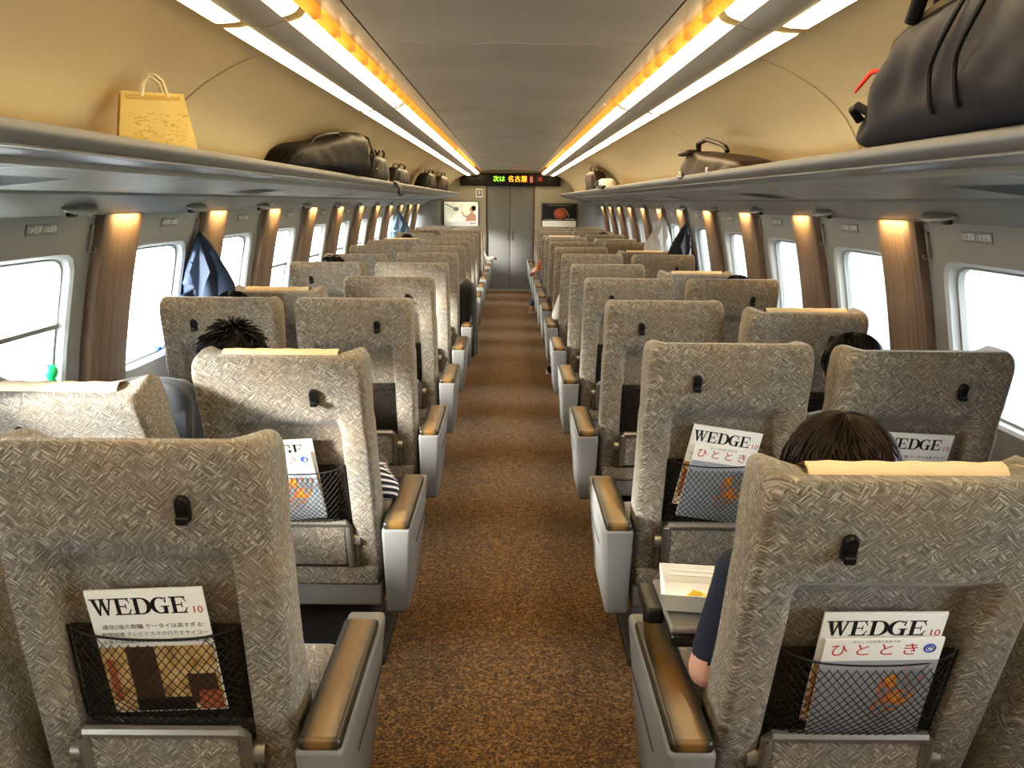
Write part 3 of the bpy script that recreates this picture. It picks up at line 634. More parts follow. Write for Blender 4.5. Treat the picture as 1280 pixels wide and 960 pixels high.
pic1 = NT('city_cover'); tc = pic1.n('ShaderNodeTexCoord'); nz = pic1.n('ShaderNodeTexNoise', Vector=tc.outputs['Object'], Scale=28.0, Detail=3.0)
pic1 = pic1.fin(Base_Color=pic1.ramp(nz.outputs[0], [(.3, (.30, .16, .04)), (.5, (.62, .40, .16)), (.7, (.80, .62, .34))]), Roughness=.4)
pic2 = NT('leaf_cover'); tc = pic2.n('ShaderNodeTexCoord'); nz = pic2.n('ShaderNodeTexNoise', Vector=tc.outputs['Object'], Scale=26.0, Detail=2.0, Distortion=1.5)
pic2 = pic2.fin(Base_Color=pic2.ramp(nz.outputs[0], [(.50, (.30, .32, .35)), (.56, (.75, .20, .04)), (.66, (.85, .42, .06))]), Roughness=.4)
greyprint = plain('grey_print', (.38, .40, .43), .4, var=.1); brownp = plain('brown_print', (.09, .045, .025), .4, var=.5, sc=50); darkp = plain('dark_print', (.02, .012, .01), .4)
def wedge_mag(seatkey, x, z, tilt, y, lab):
    t_, b = SEATS[seatkey]; t = thing('magazine', lab, 'magazine')
    bpy.context.view_layer.update()
    t.matrix_world = b.matrix_world @ Matrix.Translation((x, y, z)) @ Matrix.Rotation(R(tilt), 4, 'Y')
    w, h = .108, .285
    a = MB(); a.rbox(-w, w, -.003, .003, 0, h, .0015, seg=2)
    obj('pages', a, M['paper'], t)
    obj('title', title_mb(.178, .037, -w + .006, h - .054, -.0034), M['ink'], t, ang=10)
    text('10', .022, M['red'], t, Matrix.Translation((w - .016, -.0034, h - .048)) @ FR, 'issue_number')
    for i, (tx, sz) in enumerate((('通信2強の欺瞞 ケータイは高すぎる!', .0118), ('新聞崩壊 テレビとカネの行方をサイコー', .0108), ('企業の法務戦略を失い待ちの国家資本論とは', .0100))):
        text(tx, sz, M['ink'], t, Matrix.Translation((.004, -.0034, h - .082 - .017 * i)) @ FR, 'headline')
    a = MB(); a.box(-w + .001, w - .001, -.0034, -.003, .004, h - .128, 0)
    for i, (x0, x1, z0, z1, mi) in enumerate(((-.06, -.005, .03, .157, 1), (-.062, .05, .004, .035, 2), (.045, .10, .02, .09, 1), (-.10, -.085, .03, .13, 3), (.06, .104, .004, .05, 3))):
        a.box(x0, x1, -.0036 - .0001 * i, -.0034, z0, z1, mi)
    obj('cover_picture', a, [pic1, brownp, darkp, M['orangec']], t)
    return t
def hito_mag(seatkey, x, z, tilt, y, lab):
    t_, b = SEATS[seatkey]; t = thing('magazine', lab, 'magazine'); bpy.context.view_layer.update()
    t.matrix_world = b.matrix_world @ Matrix.Translation((x, y, z)) @ Matrix.Rotation(R(tilt), 4, 'Y')
    w, h = .105, .257
    a = MB(); a.rbox(-w, w, -.0025, .0025, 0, h, .0012, seg=2); obj('pages', a, M['paper'], t)
    for i, c in enumerate('ひととき'): text(c, .034, M['red'], t, Matrix.Translation((-.078 + .042 * i, -.0029, h - .028)) @ FR, 'title_character')
    text('ほんとうの日本に出会う旅', .007, M['ink'], t, Matrix.Translation((-.015, -.0029, h - .006)) @ FR, 'headline')
    a = MB(); c = Vector((.082, -.0028, h - .024)); a.tube([c + Vector((.0095 * math.cos(q), 0, .0095 * math.sin(q))) for q in [2 * math.pi * i / 20 for i in range(21)]], .0018, 5); a.tube([c + Vector((.0045 * math.cos(q), 0, .0045 * math.sin(q))) for q in [2 * math.pi * i / 14 for i in range(12)]], .0013, 5); obj('round_emblem', a, M['blue'], t)
    a = MB(); a.box(-w + .001, w - .001, -.0029, -.0025, .003, h - .054, 0); a.poly([(.0, -.0031, .05), (.03, -.0031, .03), (.075, -.0031, .10), (.09, -.0031, .17), (.055, -.0031, .19), (.01, -.0031, .15)], 1); obj('cover_picture', a, [greyprint, pic2], t)
    return t
wedge_mag((-1, 'aisle', 1), .012, .190, -3, .014, 'business magazine with large black title in the net of nearest left aisle seat')
wedge_mag((1, 'aisle', 1), .012, .200, -1, .019, 'business magazine behind the travel magazine in the nearest right aisle seat net')
hito_mag((1, 'aisle', 1), .020, .178, -2, .006, 'travel magazine with red hiragana title in the nearest right aisle seat net')
wedge_mag((-1, 'aisle', 2), -.02, .20, -3, .019, 'business magazine at the back of the second left aisle seat net')
hito_mag((-1, 'aisle', 2), -.012, .185, -6, .006, 'travel magazine with orange leaves in the second left aisle seat net')
wedge_mag((1, 'aisle', 2), -.03, .212, 9, .019, 'business magazine leaning in the second right aisle seat net, half hidden')
hito_mag((1, 'aisle', 2), -.022, .178, 9, .006, 'grey covered travel magazine leaning in the second right aisle seat net')
wedge_mag((1, 'window', 2), .0, .215, 3, .017, 'business magazine in the second right window seat net behind a passenger head')

# ------------------------------------------------------------------ people
def remesh(parts, tags_mats, voxel, name, matlist):
    """parts: list of (p0,r0,p1,r1,matindex); one continuous skin by voxel union"""
    mb = MB()
    for p in parts: mb.capsule(p[0], p[1], p[2], p[3])
    me = bpy.data.meshes.new('tmp'); me.from_pydata(mb.v, [], mb.f); me.update()
    o = bpy.data.objects.new('tmp', me); C.objects.link(o)
    m = o.modifiers.new('r', 'REMESH'); m.mode = 'VOXEL'; m.voxel_size = voxel; m.use_smooth_shade = True
    m = o.modifiers.new('s', 'SMOOTH'); m.iterations = 3; m.factor = .5
    dg = bpy.context.evaluated_depsgraph_get(); out = bpy.data.meshes.new_from_object(o.evaluated_get(dg)); bpy.data.objects.remove(o)
    out.name = name; out.materials.clear()
    for q in matlist: out.materials.append(q)
    segs = [(Vector(p[0]), Vector(p[2]), p[1], p[3], p[4]) for p in parts]
    cen = [None] * len(out.polygons)
    for poly in out.polygons:
        c = poly.center; best = 1e9; bi = 0
        for a, b, ra, rb, mi in segs:
            ab = b - a; L2 = ab.length_squared; tt = max(0, min(1, (c - a).dot(ab) / L2)) if L2 > 1e-9 else 0
            d = (c - (a + ab * tt)).length - lerp(ra, rb, tt)
            if d < best: best = d; bi = mi
        poly.material_index = bi
    out.shade_smooth(); return out

def hand(P, wrist, d, up, side, grip=.5, k=1.0):
    """palm + five fingers, d: pointing dir, up: back of hand normal, side: thumb side (unit vectors)"""
    wrist = Vector(wrist); d = Vector(d).normalized(); up = Vector(up).normalized(); side = d.cross(up).normalized() * side
    pc = wrist + d * .045 * k
    P.append((wrist + side * .014, .017 * k, pc + side * .022 * k + d * .03 * k, .0125 * k, 0)); P.append((wrist - side * .010, .016 * k, pc - side * .022 * k + d * .025 * k, .0115 * k, 0)); P.append((wrist, .018 * k, pc + d * .035 * k, .0135 * k, 0))
    for i, (o, L) in enumerate(((.027, .068), (.009, .076), (-.010, .070), (-.027, .054))):
        a = pc + side * o * k + d * .035 * k; b = a + (d * math.cos(grip * .7) - up * math.sin(grip * .7)) * L * .45 * k; c = b + (d * math.cos(grip * 1.7) - up * math.sin(grip * 1.7)) * L * .32 * k; e = c + (d * math.cos(grip * 2.5) - up * math.sin(grip * 2.5)) * L * .25 * k
        P.append((a, .0088 * k, b, .0082 * k, 0)); P.append((b, .0082 * k, c, .0076 * k, 0)); P.append((c, .0076 * k, e, .0066 * k, 0))
    a = wrist + side * .018 * k + d * .02 * k; b = a + (d * .6 + side * .8 - up * .2) * .032 * k; c = b + (d * .9 + side * .3 - up * .3) * .028 * k
    P.append((a, .0115 * k, b, .010 * k, 0)); P.append((b, .0095 * k, c, .008 * k, 0))

def person(seatkey, label, shirt, trouser, hairmat, lean=0.0, recl=0, hz=0.0, arms=None, feet=None, vox=.011, hairlong=False, spiky=False, head_dx=0.0, sleeve='long', hy=0.0, shoe=None, hrad=1.0):
    s, col, k = seatkey; x = s * XC[col]; t = thing('person', label, 'person', (x, pivot_y(k), 0))
    P = []; g = -math.sin(R(recl))
    pel = Vector((0, .27, .52)); sp = Vector((lean * .3, .20 + g * .05, .65)); ch = Vector((lean * .7, .15 + g * .22, .78)); nk = Vector((lean + head_dx * .5, .11 + g * .36, .905 + hz)); hd = Vector((lean + head_dx, .125 + g * .42 + hy, 1.035 + hz))
    P.append((pel + Vector((-.08, 0, .02)), .10, pel + Vector((.08, 0, .02)), .10, 2)); P.append((pel, .125, sp, .115, 1)); P.append((sp, .12, ch, .11, 1))
    P.append((ch + Vector((-.09, 0, 0)), .095, ch + Vector((.09, 0, 0)), .095, 1)); P.append((ch + Vector((0, 0, .03)), .08, nk, .05, 1)); P.append((nk - Vector((0, 0, .02)), .05, hd - Vector((0, 0, .06)), .052, 0))
    P.append((hd + Vector((0, -.022, .015)), .078, hd + Vector((0, .012, .012)), .076, 0)); P.append((hd + Vector((0, .02, -.02)), .062, hd + Vector((0, .035, -.075)), .036, 0))
    P.append((hd + Vector((0, .085, .0)), .009, hd + Vector((0, .105, -.028)), .012, 0))
    for q in (-1, 1): P.append((hd + Vector((q * .080, -.002, .012)), .012, hd + Vector((q * .082, .0, -.022)), .009, 0))
    A = arms or {}
    for q in (-1, 1):
        shd = ch + Vector((q * .165, -.005, .045)); default = (Vector((q * .235 + lean * .4, .10, .60)), Vector((q * .13, .34, .615)))
        el, wr = A.get(q, default); el = Vector(el); wr = Vector(wr)
        P.append((ch + Vector((q * .08, 0, .05)), .07, shd, .060, 1)); em = shd.lerp(el, .80); P.append((shd, .058, em, .047, 1)); P.append((em, .044, el, .041, 1 if sleeve == 'long' else 0)); mid = el.lerp(wr, .45)
        m1 = 1 if sleeve == 'long' else 0
        P.append((el, .041, mid, .036, m1)); P.append((mid, .035, wr, .026, m1)); d = (wr - el).normalized()
        if vox < .02: hand(P, wr + d * .01, d + Vector((0, 0, -.15)), (0, 0, 1), -q, .45)
    F = feet or {}
    for q in (-1, 1):
        hip = pel + Vector((q * .085, .02, 0)); kn, ft = F.get(q, (Vector((q * .13, .66, .53)), Vector((q * .13, .74, .07)))); kn = Vector(kn); ft = Vector(ft)
        P.append((hip, .088, kn, .062, 2)); P.append((kn, .060, kn.lerp(ft, .4), .056, 2)); P.append((kn.lerp(ft, .4), .056, ft + Vector((0, 0, .05)), .038, 2)); P.append((ft + Vector((0, 0, .04)), .036, ft, .032, 0))
    body = remesh(P, None, vox, 'body', [M['skin'], shirt, trouser]); link('body', body, t)
    # shoes
    for q in (-1, 1):
        kn, ft = F.get(q, (Vector((q * .13, .66, .53)), Vector((q * .13, .74, .07)))); ft = Vector(ft); a = MB()
        rs = []
        for yy, w_, h_ in ((-.055, .018, .05), (-.045, .034, .075), (0, .038, .085), (.05, .036, .07), (.11, .046, .05), (.16, .044, .042), (.195, .028, .03), (.205, .01, .015)):
            rs.append([Vector((ft.x + math.cos(c_) * w_, ft.y + yy, .004 + h_ * (.5 + .5 * math.sin(c_)))) for c_ in [2 * math.pi * i / 14 for i in range(14)]])
        a.rings(rs, 0); a.rbox(ft.x - .042, ft.x + .042, ft.y - .055, ft.y + .19, .0, .018, .008, 1); obj('shoe', a, [shoe or M['leather'], M['whitec'] if shoe is M['tan'] or shoe is M['blackc'] else M['black']], t)
    for q in (-1, 1):
        a = MB(); a.ell(hd + Vector((q * .031, .079, .012)), .013, .008, .008, 10, 6); a.ell(hd + Vector((q * .031, .0855, .012)), .006, .003, .006, 8, 6, 1); obj('eye', a, [M['whitec'], M['black']], t)
    a = MB(); a.tube([hd + Vector((-.022, .088, -.055)), hd + Vector((0, .094, -.053)), hd + Vector((.022, .088, -.055))], .005, 6); obj('mouth', a, M['red'], t)
    # hair
    rnd = random.Random(hash(label) % 1000 if False else len(label) * 13 + k)
    a = MB(); rx, ry, rz = .092 * hrad, .108 * hrad, .104 * hrad; c0 = hd + Vector((0, -.012, .018))
    def sc(th, ph, e=1.0):
        return c0 + Vector((rx * e * math.sin(th) * math.cos(ph), ry * e * math.sin(th) * math.sin(ph), rz * e * math.cos(th)))
    lo = lambda ph: lerp(2.15 if not hairlong else 2.3, .95, smooth(-.35, .75, math.sin(ph)))
    rs = []
    for j in range(13):
        ring = []
        for i in range(28):
            ph = 2 * math.pi * i / 28; th = max(.02, lo(ph) * j / 12); e = 1 + .03 * noise.noise(Vector((math.cos(ph) * 3, math.sin(ph) * 3, th * 3 + k)))
            ring.append(sc(th, ph, e))
        rs.append(ring)
    a.rings(rs, 0, True, False)
    nst = 420 if k <= 2 else (90 if k <= 5 else 0)
    for i in range(nst):
        ph = rnd.uniform(0, 2 * math.pi); th = rnd.uniform(.0, .9) if not spiky else rnd.uniform(0, 1.9); L = rnd.uniform(.5, 1.1) if not spiky else rnd.uniform(.2, .45)
        tw = rnd.uniform(-.35, .35); pts = []; lift = rnd.uniform(.0, .05) if not spiky else rnd.uniform(.10, .30)
        end = min(th + L, lo(ph) + (.25 if not hairlong else .5)) if not spiky else th + L
        for m_ in range(6):
            u = m_ / 5; pts.append(sc(lerp(th, end, u), ph + tw * u, 1.01 + lift * (math.sin(u * 3.14) * .8 if not spiky else u)))
        a.tube(pts, [.0026, .0030, .0028, .0024, .0018, .0007], 4)
    obj('hair', a, hairmat, t, ang=80)
    return t
AX = lambda s: s
person((1, 'aisle', 1), 'dark brown haired person in navy top and jeans, nearest right aisle seat', M['navy'], M['denim'], M['hairb'], recl=14, lean=-.02, vox=.007, hairlong=True, sleeve='short',
       arms={-1: ((-.243, .085, .622), (-.15, .30, .615)), 1: ((.24, .12, .62), (.10, .30, .61))}, hrad=1.15, head_dx=-.01)
person((-1, 'aisle', 2), 'spiky black haired person leaning left in the second left aisle seat', M['stripe'], M['greyc'], M['hair'], recl=10, lean=-.15, head_dx=-.06, hz=.015, spiky=True, vox=.009,
       arms={1: ((.255, .12, .615), (.20, .34, .62)), -1: ((-.27, .12, .62), (-.15, .32, .62))})
person((1, 'window', 2), 'dark haired person leaning inward in the second right window seat', M['greyc'], M['greyc'], M['hair'], recl=8, lean=-.13, vox=.011)
person((-1, 'window', 3), 'black haired person behind the third left window seat back', M['whitec'], M['greyc'], M['hair'], recl=5, vox=.012)
person((1, 'window', 4), 'black haired person in the fourth right window seat', M['greyc'], M['greyc'], M['hair'], lean=.07, recl=5, vox=.012)
person((-1, 'window', 5), 'spiky haired person in the fifth left window seat', M['whitec'], M['greyc'], M['hair'], recl=5, hz=.015, spiky=True, vox=.014)
person((-1, 'window', 9), 'far black haired person in the ninth left window seat', M['whitec'], M['greyc'], M['hair'], recl=5, hz=.02, vox=.016)
person((1, 'window', 10), 'far black haired person in the tenth right window seat', M['whitec'], M['greyc'], M['hair'], recl=5, hz=.02, vox=.016)
person((1, 'aisle', 6), 'person in white shirt resting an elbow on the sixth right armrest', M['whitec'], M['greyc'], M['hair'], recl=12, hz=-.05, lean=-.03, vox=.012, arms={-1: ((-.27, .08, .64), (-.16, .33, .62))},
       feet={-1: ((-.18, .66, .53), (-.27, .90, .07))}, shoe=M['blackc'])
person((-1, 'aisle', 6), 'person in black leaning into the aisle, sixth left aisle seat', M['blackc'], M['blackc'], M['hair'], recl=16, hz=-.07, lean=.03, vox=.012, arms={1: ((.30, .10, .66), (.31, .36, .62))})
person((-1, 'aisle', 12), 'far person with a hand on the twelfth left aisle armrest', M['whitec'], M['greyc'], M['hair'], recl=12, hz=-.05, vox=.013, arms={1: ((.28, .10, .66), (.37, .30, .68))})
person((1, 'aisle', 10), 'far person in rust top at the tenth right aisle seat', M['orangec'], M['denim'], M['hair'], recl=12, hz=-.04, vox=.013, sleeve='short', arms={-1: ((-.30, .08, .68), (-.34, .32, .64))},
       feet={-1: ((-.2, .66, .53), (-.34, .95, .07))}, shoe=M['tan'])

# black garment over the sixth left armrest, coat between left window seats
def drape(mb, cx, cy, w, d, z0, z1, seed, top_r=.05, folds=.02, shear=0):
    rs = []; n = 36
    for j in range(15):
        v = j / 14; z = lerp(z0, z1, v); e = math.sqrt(max(0.0, 1 - max(0, (v - .75) / .25) ** 2)) if v > .75 else 1; e = max(e, .03)
        ring = []
        for i in range(n):
            a = 2 * math.pi * i / n; c, s_ = math.cos(a), math.sin(a); k_ = (abs(c) ** 4 + abs(s_) ** 4) ** (-.25)
            f = 1 + folds / max(w, d) * math.sin(a * 7 + seed + v * 1.5) * (1 - v) * 1.4 + .04 * noise.noise(Vector((c * 2, s_ * 2, v * 3 + seed)))
            ring.append(Vector((cx + c * k_ * w * f * e + shear * (1 - v), cy + s_ * k_ * d * f * e, z)))
        rs.append(ring)
    mb.rings(rs)
a = MB(); drape(a, 0, 0, .085, .16, .30, .93, 2, folds=.012); tag(obj('draped_coat', a, M['blackc'], None, (-.355, pivot_y(6) + .18, 0)), 'black coat slung over the sixth left aisle armrest', 'coat')
a = MB(); drape(a, 0, 0, .20, .14, .44, .885, 5, folds=.02, shear=-.03); tag(obj('folded_jacket', a, M['greyc'], None, (-1.40, 3.50, 0)), 'dark grey jacket bundled up between second and third left window seats', 'jacket')

# ------------------------------------------------------------------ hanging coats
def coat(x, y, ztop, length, wx_, wy, mat, name, label, s, open_=True, seed=1, spread=0.0):
    t = thing(name, label, 'jacket', (x, y, 0)); a = MB(); rs = []; n = 40
    for j in range(22):
        v = j / 21; z = ztop - length * v
        w = interp([(0, .010), (.04, .03), (.12, .055), (.28, .10), (.6, .125), (1, .14)], v) / .14
        ring = []
        for i in range(n):
            q = 2 * math.pi * i / n; f = 1 + .13 * math.sin(q * 6 + seed + v * 2) * smooth(.1, .9, v) + .08 * noise.noise(Vector((math.cos(q), math.sin(q), v * 4 + seed)))
            ring.append(Vector((math.cos(q) * w * wx_ * f - s * w * wx_ * .15 - s * spread * v, math.sin(q) * w * wy * f, z)))
        rs.append(ring)
    a.rings(rs); obj('jacket_body', a, mat, t, ang=60)
    for q in (0, 1):
        a = MB(); cx = -s * wx_ * (.95 if q == 0 else -.25); cy = -wy * (.45 if q == 0 else .75)
        pts = []; rr = []
        for j in range(10):
            v = j / 9; pts.append((cx * lerp(.45, 1.0, min(1, v * 2.5)) + .008 * math.sin(v * 7 + q) - s * spread * v * .8, cy * lerp(.5, 1, min(1, v * 2)), ztop - length * (.13 + .72 * v))); rr.append(lerp(.016, .048, smooth(0, .45, v)) * (1 - .2 * v) * wx_ / .13)
        a.tube(pts, rr, 12, flat=.8); obj('sleeve', a, mat, t, ang=60)
    a = MB(); 
    for q in (-1, 1):
        z0 = ztop - length * .07
        cxx = -s * wx_ * .2
        a.poly([(cxx * .4, -wy * .42, z0), (cxx + q * wx_ * .35, -wy * .95, z0 - length * .20), (cxx + q * wx_ * .22, -wy * 1.08, z0 - length * .27), (cxx + q * .004, -wy * 1.18, z0 - length * .42)])
    obj('lapel', a, mat, t); a = MB(); a.tube([(0, -.004, ztop - .02), (0, -.012, ztop + .01), (0, 0, ztop + .012)], .003, 5); obj('hanging_loop', a, mat, t)
    return t
coat(-1.515, 4.56, 1.395, .68, .14, .13, M['suit'], 'suit_jacket', 'navy suit jacket hanging on the left wall after the second window', -1, seed=1)
coat(-1.50, 12.55, 1.42, .62, .13, .16, M['bluejkt'], 'hanging_jacket', 'slate blue jacket hanging far down the left wall', -1, seed=4)
coat(1.50, 7.95, 1.385, .70, .12, .16, M['blackc'], 'hanging_coat', 'black coat hanging on the right wall', 1, seed=2, spread=.10)
coat(1.50, 9.15, 1.41, .62, .14, .18, M['greycoat'], 'hanging_jacket', 'pale grey jacket hanging on the right wall beyond the black coat', 1, seed=3, spread=.04)

# ------------------------------------------------------------------ luggage
SH = H + .103
def soft_bag(L, Wd, Hf, mat, wr=.012, seed=0, tip=2.6, shear=0.0, nx=28, ny=26, sq=3.2):
    """loft along y. Hf(v)->height, returns MB"""
    mb = MB(); rs = []
    for j in range(ny + 1):
        v = j / ny; y = lerp(-L / 2, L / 2, v); e = max(.05, (1 - abs(2 * v - 1) ** (tip * 2)) ** (1 / tip)); h = Hf(v); ring = []
        for i in range(nx):
            q = 2 * math.pi * i / nx; c, s_ = math.cos(q), math.sin(q); k_ = (abs(c) ** sq + abs(s_) ** sq) ** (-1 / sq)
            xx = c * k_ * Wd / 2 * (.55 + .45 * e); zz = s_ * k_ * h / 2 * e
            tp = 1 - .35 * (zz / h + .5) ; nz = noise.noise(Vector((xx * 9 + seed, y * 7, zz * 9))) * wr * 1.6 + wr * .35 * math.sin((y * 1.0 + zz * 1.6 + .05 * math.sin(y * 9)) * 30 + seed) * abs(c)
            if s_ < -.4: nz *= .2
            ring.append(Vector((xx * tp + shear * (zz + h / 2) + c * nz, y, max(0.0, zz + h * e / 2 + (1 - e) * h * .12 + s_ * nz * .5))))
        rs.append(ring)
    mb.rings(rs); return mb
# big navy holdall on the right rack
t = thing('duffel_bag', 'big dark navy canvas duffel bag on the right luggage rack', 'bag', (.972, 1.87, SH + .032), (0, 0, R(-3)))
DH = [(0, .24), (.3, .262), (.6, .254), (.78, .23), (.85, .185), (.90, .14), (1, .115)]
DL = 1.22
b = soft_bag(DL, .27, lambda v: interp(DH, v), None, .012, 3, shear=-.28, tip=2.6, nx=44, ny=60)
obj('bag_body', b, M['bagnavy'], t, ang=70)
def dpt(y, q, out=.004):
    """point on the holdall: y along it, q 0 bottom front .. 1 top centre"""
    v = y / DL + .5; e = max(.05, (1 - abs(2 * v - 1) ** 5.2) ** (1 / 2.6)); h = interp(DH, v); an = R(lerp(215, 90, q)); c, s_ = math.cos(an), math.sin(an); k_ = (abs(c) ** 3.2 + abs(s_) ** 3.2) ** (-1 / 3.2)
    xx = c * k_ * .135 * (.55 + .45 * e); zz = s_ * k_ * h / 2 * e; tp = 1 - .35 * (zz / h + .5)
    return Vector((xx * tp - .28 * (zz + h / 2) + c * out, y, zz + h * e / 2 + (1 - e) * h * .12 + s_ * out))
for dy in (-.20, -.08):
    a = MB(); a.tube([dpt(dy + .10 * (1 - smooth(.25, .6, q)) - .04 * q, q, .007) for q in [i / 16 * .8 for i in range(17)]], .0055, 6); obj('piping', a, M['piping'], t)
a = MB(); a.tube([dpt(y, .80, .008) for y in [-.5 + .06 * i for i in range(16)]], .010, 8); obj('zipper', a, M['zip'], t)
z0 = dpt(.40, .74, -.006); a = MB(); a.tube([z0, z0 + Vector((-.03, .03, -.004)), z0 + Vector((-.042, .06, -.028)), z0 + Vector((-.05, .08, -.045))], [.004, .006, .005, .003], 6); obj('zip_cord', a, M['redcord'], t)
for q, lift in ((.70, .085), (.95, .075)):
    a = MB(); pts = []
    for i in range(13):
        u = i / 12; y = lerp(.17, -.30, u); pts.append(dpt(y, q, .0) + Vector((-.01, 0, lift * math.sin(math.pi * u) ** .6 + .006)))
    a.tube(pts, .010, 12, flat=1.6); obj('handle', a, M['piping'], t)
z0 = dpt(.50, .5, .008); a = MB(); a.tube([z0 + Vector((.02, -.02, -.01)), z0 + Vector((-.012, .0, .012)), z0 + Vector((-.014, .03, .006)), z0 + Vector((.01, .04, -.02))], .011, 8); obj('strap_ring', a, M['piping'], t)
# yellow paper carrier bag
t = thing('paper_bag', 'small yellow paper carrier bag standing on the left luggage rack', 'bag', (-.968, 2.60, SH), (0, 0, R(27)))
a = MB(); wb, wt, hh, d = .105, .082, .175, .05
a.add([(-wb, -d, 0), (wb, -d, 0), (wb, d, 0), (-wb, d, 0), (-wt - .004, -d * .8, hh), (wt - .012, -d * .8, hh), (wt - .012, d * .8, hh), (-wt - .004, d * .8, hh), (-wb, 0, 0), (-wt + .008, 0, hh), (wb, 0, 0), (wt - .024, 0, hh)],
      [(0, 1, 5, 4), (2, 3, 7, 6), (1, 10, 11, 5), (10, 2, 6, 11), (3, 8, 9, 7), (8, 0, 4, 9), (0, 3, 2, 1)]); obj('bag_body', a, M['kraft'], t, ang=10)
a = MB(); a.box(-.075, .06, -d * .8 - .003, -d * .8 - .001, hh - .018, hh - .008, 0)
rnd = random.Random(5)
for i in range(90):
    z = rnd.uniform(.035, .12); x = rnd.uniform(-.07, .07); yy = -d * lerp(1, .8, z / hh) - .0012; l = rnd.uniform(.003, .014); a.poly([(x, yy, z), (x + l, yy, z + rnd.uniform(-.005, .005)), (x + l * .8, yy - .0002, z + .002), (x, yy - .0002, z + .0015)])
obj('printed_pattern', a, M['kraft2'], t)
for dy in (-.04, .03):
    a = MB(); a.tube([(-.035, dy, hh - .012), (-.03, dy, hh + .02), (-.015, dy, hh + .043), (.0, dy, hh + .045), (.018, dy, hh + .03), (.03, dy, hh - .012)], .004, 6, flat=1.4); obj('handle', a, M['handle'], t)
# black woven holdall left
t = thing('duffel_bag', 'long black woven leather bag on the left luggage rack', 'bag', (-.985, 4.86, SH + .030), (0, 0, R(-9)))
b = soft_bag(1.15, .24, lambda v: interp([(0, .11), (.3, .15), (.7, .22), (.9, .25), (1, .22)], v), None, .010, 1, shear=.15, tip=3.5); obj('bag_body', b, M['woven'], t, ang=70)
a = MB(); a.tube([(.07, -.30, .13), (.08, -.25, .165), (.085, -.10, .19), (.085, .05, .205), (.08, .10, .19)], .008, 6); obj('handle', a, M['leather'], t)
a = MB(); a.tube([(.13, .50, .03), (.13, .52, .12), (.10, .53, .21), (.02, .54, .235), (-.06, .53, .2)], .007, 6); obj('piping', a, M['leather'], t)
# handbags further along
def handbag(x, y, L, Wd, Hh, mat, label, rz=0, trim=True, s=-1, cat='bag', name='handbag'):
    t = thing(name, label, cat, (x, y, SH), (0, 0, R(rz)))
    b = soft_bag(L, Wd, lambda v: Hh, None, .006, L * 9, shear=-s * .18, tip=3.2, nx=22, ny=16); obj('bag_body', b, mat, t, ang=70)
    for dx in (-.02, .03):
        a = MB(); a.tube([(-s * .04 + dx, -L * .25, Hh * .9), (-s * .05 + dx, -L * .2, Hh * 1.12), (-s * .05 + dx, 0, Hh * 1.22), (-s * .05 + dx, L * .2, Hh * 1.12), (-s * .04 + dx, L * .25, Hh * .9)], .007, 6); obj('handle', a, mat, t)
    if trim:
        a = MB(); a.tube([(-s * Wd * .42, -L * .42, .02), (-s * Wd * .42, -L * .44, Hh * .5), (-s * Wd * .32, -L * .38, Hh * .9)], .006, 6); a.tube([(-s * Wd * .45, L * .40, .02), (-s * Wd * .42, L * .42, Hh * .5), (-s * Wd * .3, L * .38, Hh * .9)], .006, 6); obj('brass_trim', a, M['gold'], t)
    return t
handbag(-.945, 6.35, .62, .20, .19, M['leather'], 'black handbag with brass trim on the left rack, behind the woven bag')
handbag(-.96, 7.7, .85, .22, .16, M['leather'], 'low dark leather bag on the left rack beyond the brass-trimmed handbag', trim=False)
handbag(-.95, 10.4, .9, .22, .20, M['leather'], 'far black bag on the left rack, nearer of the last two', trim=False)
handbag(-.95, 12.3, 1.1, .22, .22, M['leatherb'], 'farthest brown bag on the left rack', trim=True)
a = MB(); a.grid(lambda u, v: Vector((-.855 + .02 * math.sin(v * 3) + .03 * v, lerp(6.85, 7.12, u) + .03 * math.sin(v * 5), lerp(SH + .04, SH - .075, v) - .03 * abs(u - .5) * 2 * (v) * -1)), 6, 6); a.grid(lambda u, v: Vector((-.845 + .02 * math.sin(v * 3) + .03 * v, lerp(6.85, 7.12, u) + .03 * math.sin(v * 5), lerp(SH + .04, SH - .07, v))), 6, 6, flip=True)
tag(obj('hanging_strap', a, M['leather']), 'black strap end hanging over the left rack lip', 'strap')
# brown briefcase right
t = thing('briefcase', 'dark brown leather briefcase with raised handle on the right luggage rack', 'bag', (.990, 4.28, SH), (0, 0, R(3)))
b = soft_bag(1.0, .25, lambda v: interp([(0, .07), (.3, .10), (.7, .135), (1, .15)], v), None, .007, 8, shear=-.2, tip=4, sq=4); obj('bag_body', b, M['leatherb'], t, ang=60)
a = MB(); a.tube([(-.075, .26, .125), (-.085, .24, .175), (-.085, .10, .185), (-.085, -.12, .155), (-.085, -.22, .135), (-.08, -.24, .115)], .010, 8, flat=1.3); obj('handle', a, M['leatherb'], t)
a = MB(); a.rbox(-.13, -.06, .28, .47, .125, .150, .01); obj('flap', a, M['leatherb'], t)
a = MB(); a.ell((-.128, .40, .03), .012, .03, .02, 10, 6); a.ell((-.128, -.1, .04), .006, .02, .014, 10, 6); obj('clasp', a, M['chrome'], t)
handbag(.95, 10.2, .9, .22, .23, M['leatherb'], 'far brown bag on the right luggage rack', trim=True, s=1)
t = thing('parcel', 'white and black patterned bundle on the right luggage rack', 'bag', (.93, 9.05, SH)); b = soft_bag(.55, .2, lambda v: .12, None, .012, 6, shear=-.1); obj('bundle_body', b, M['whitec'], t, ang=70)
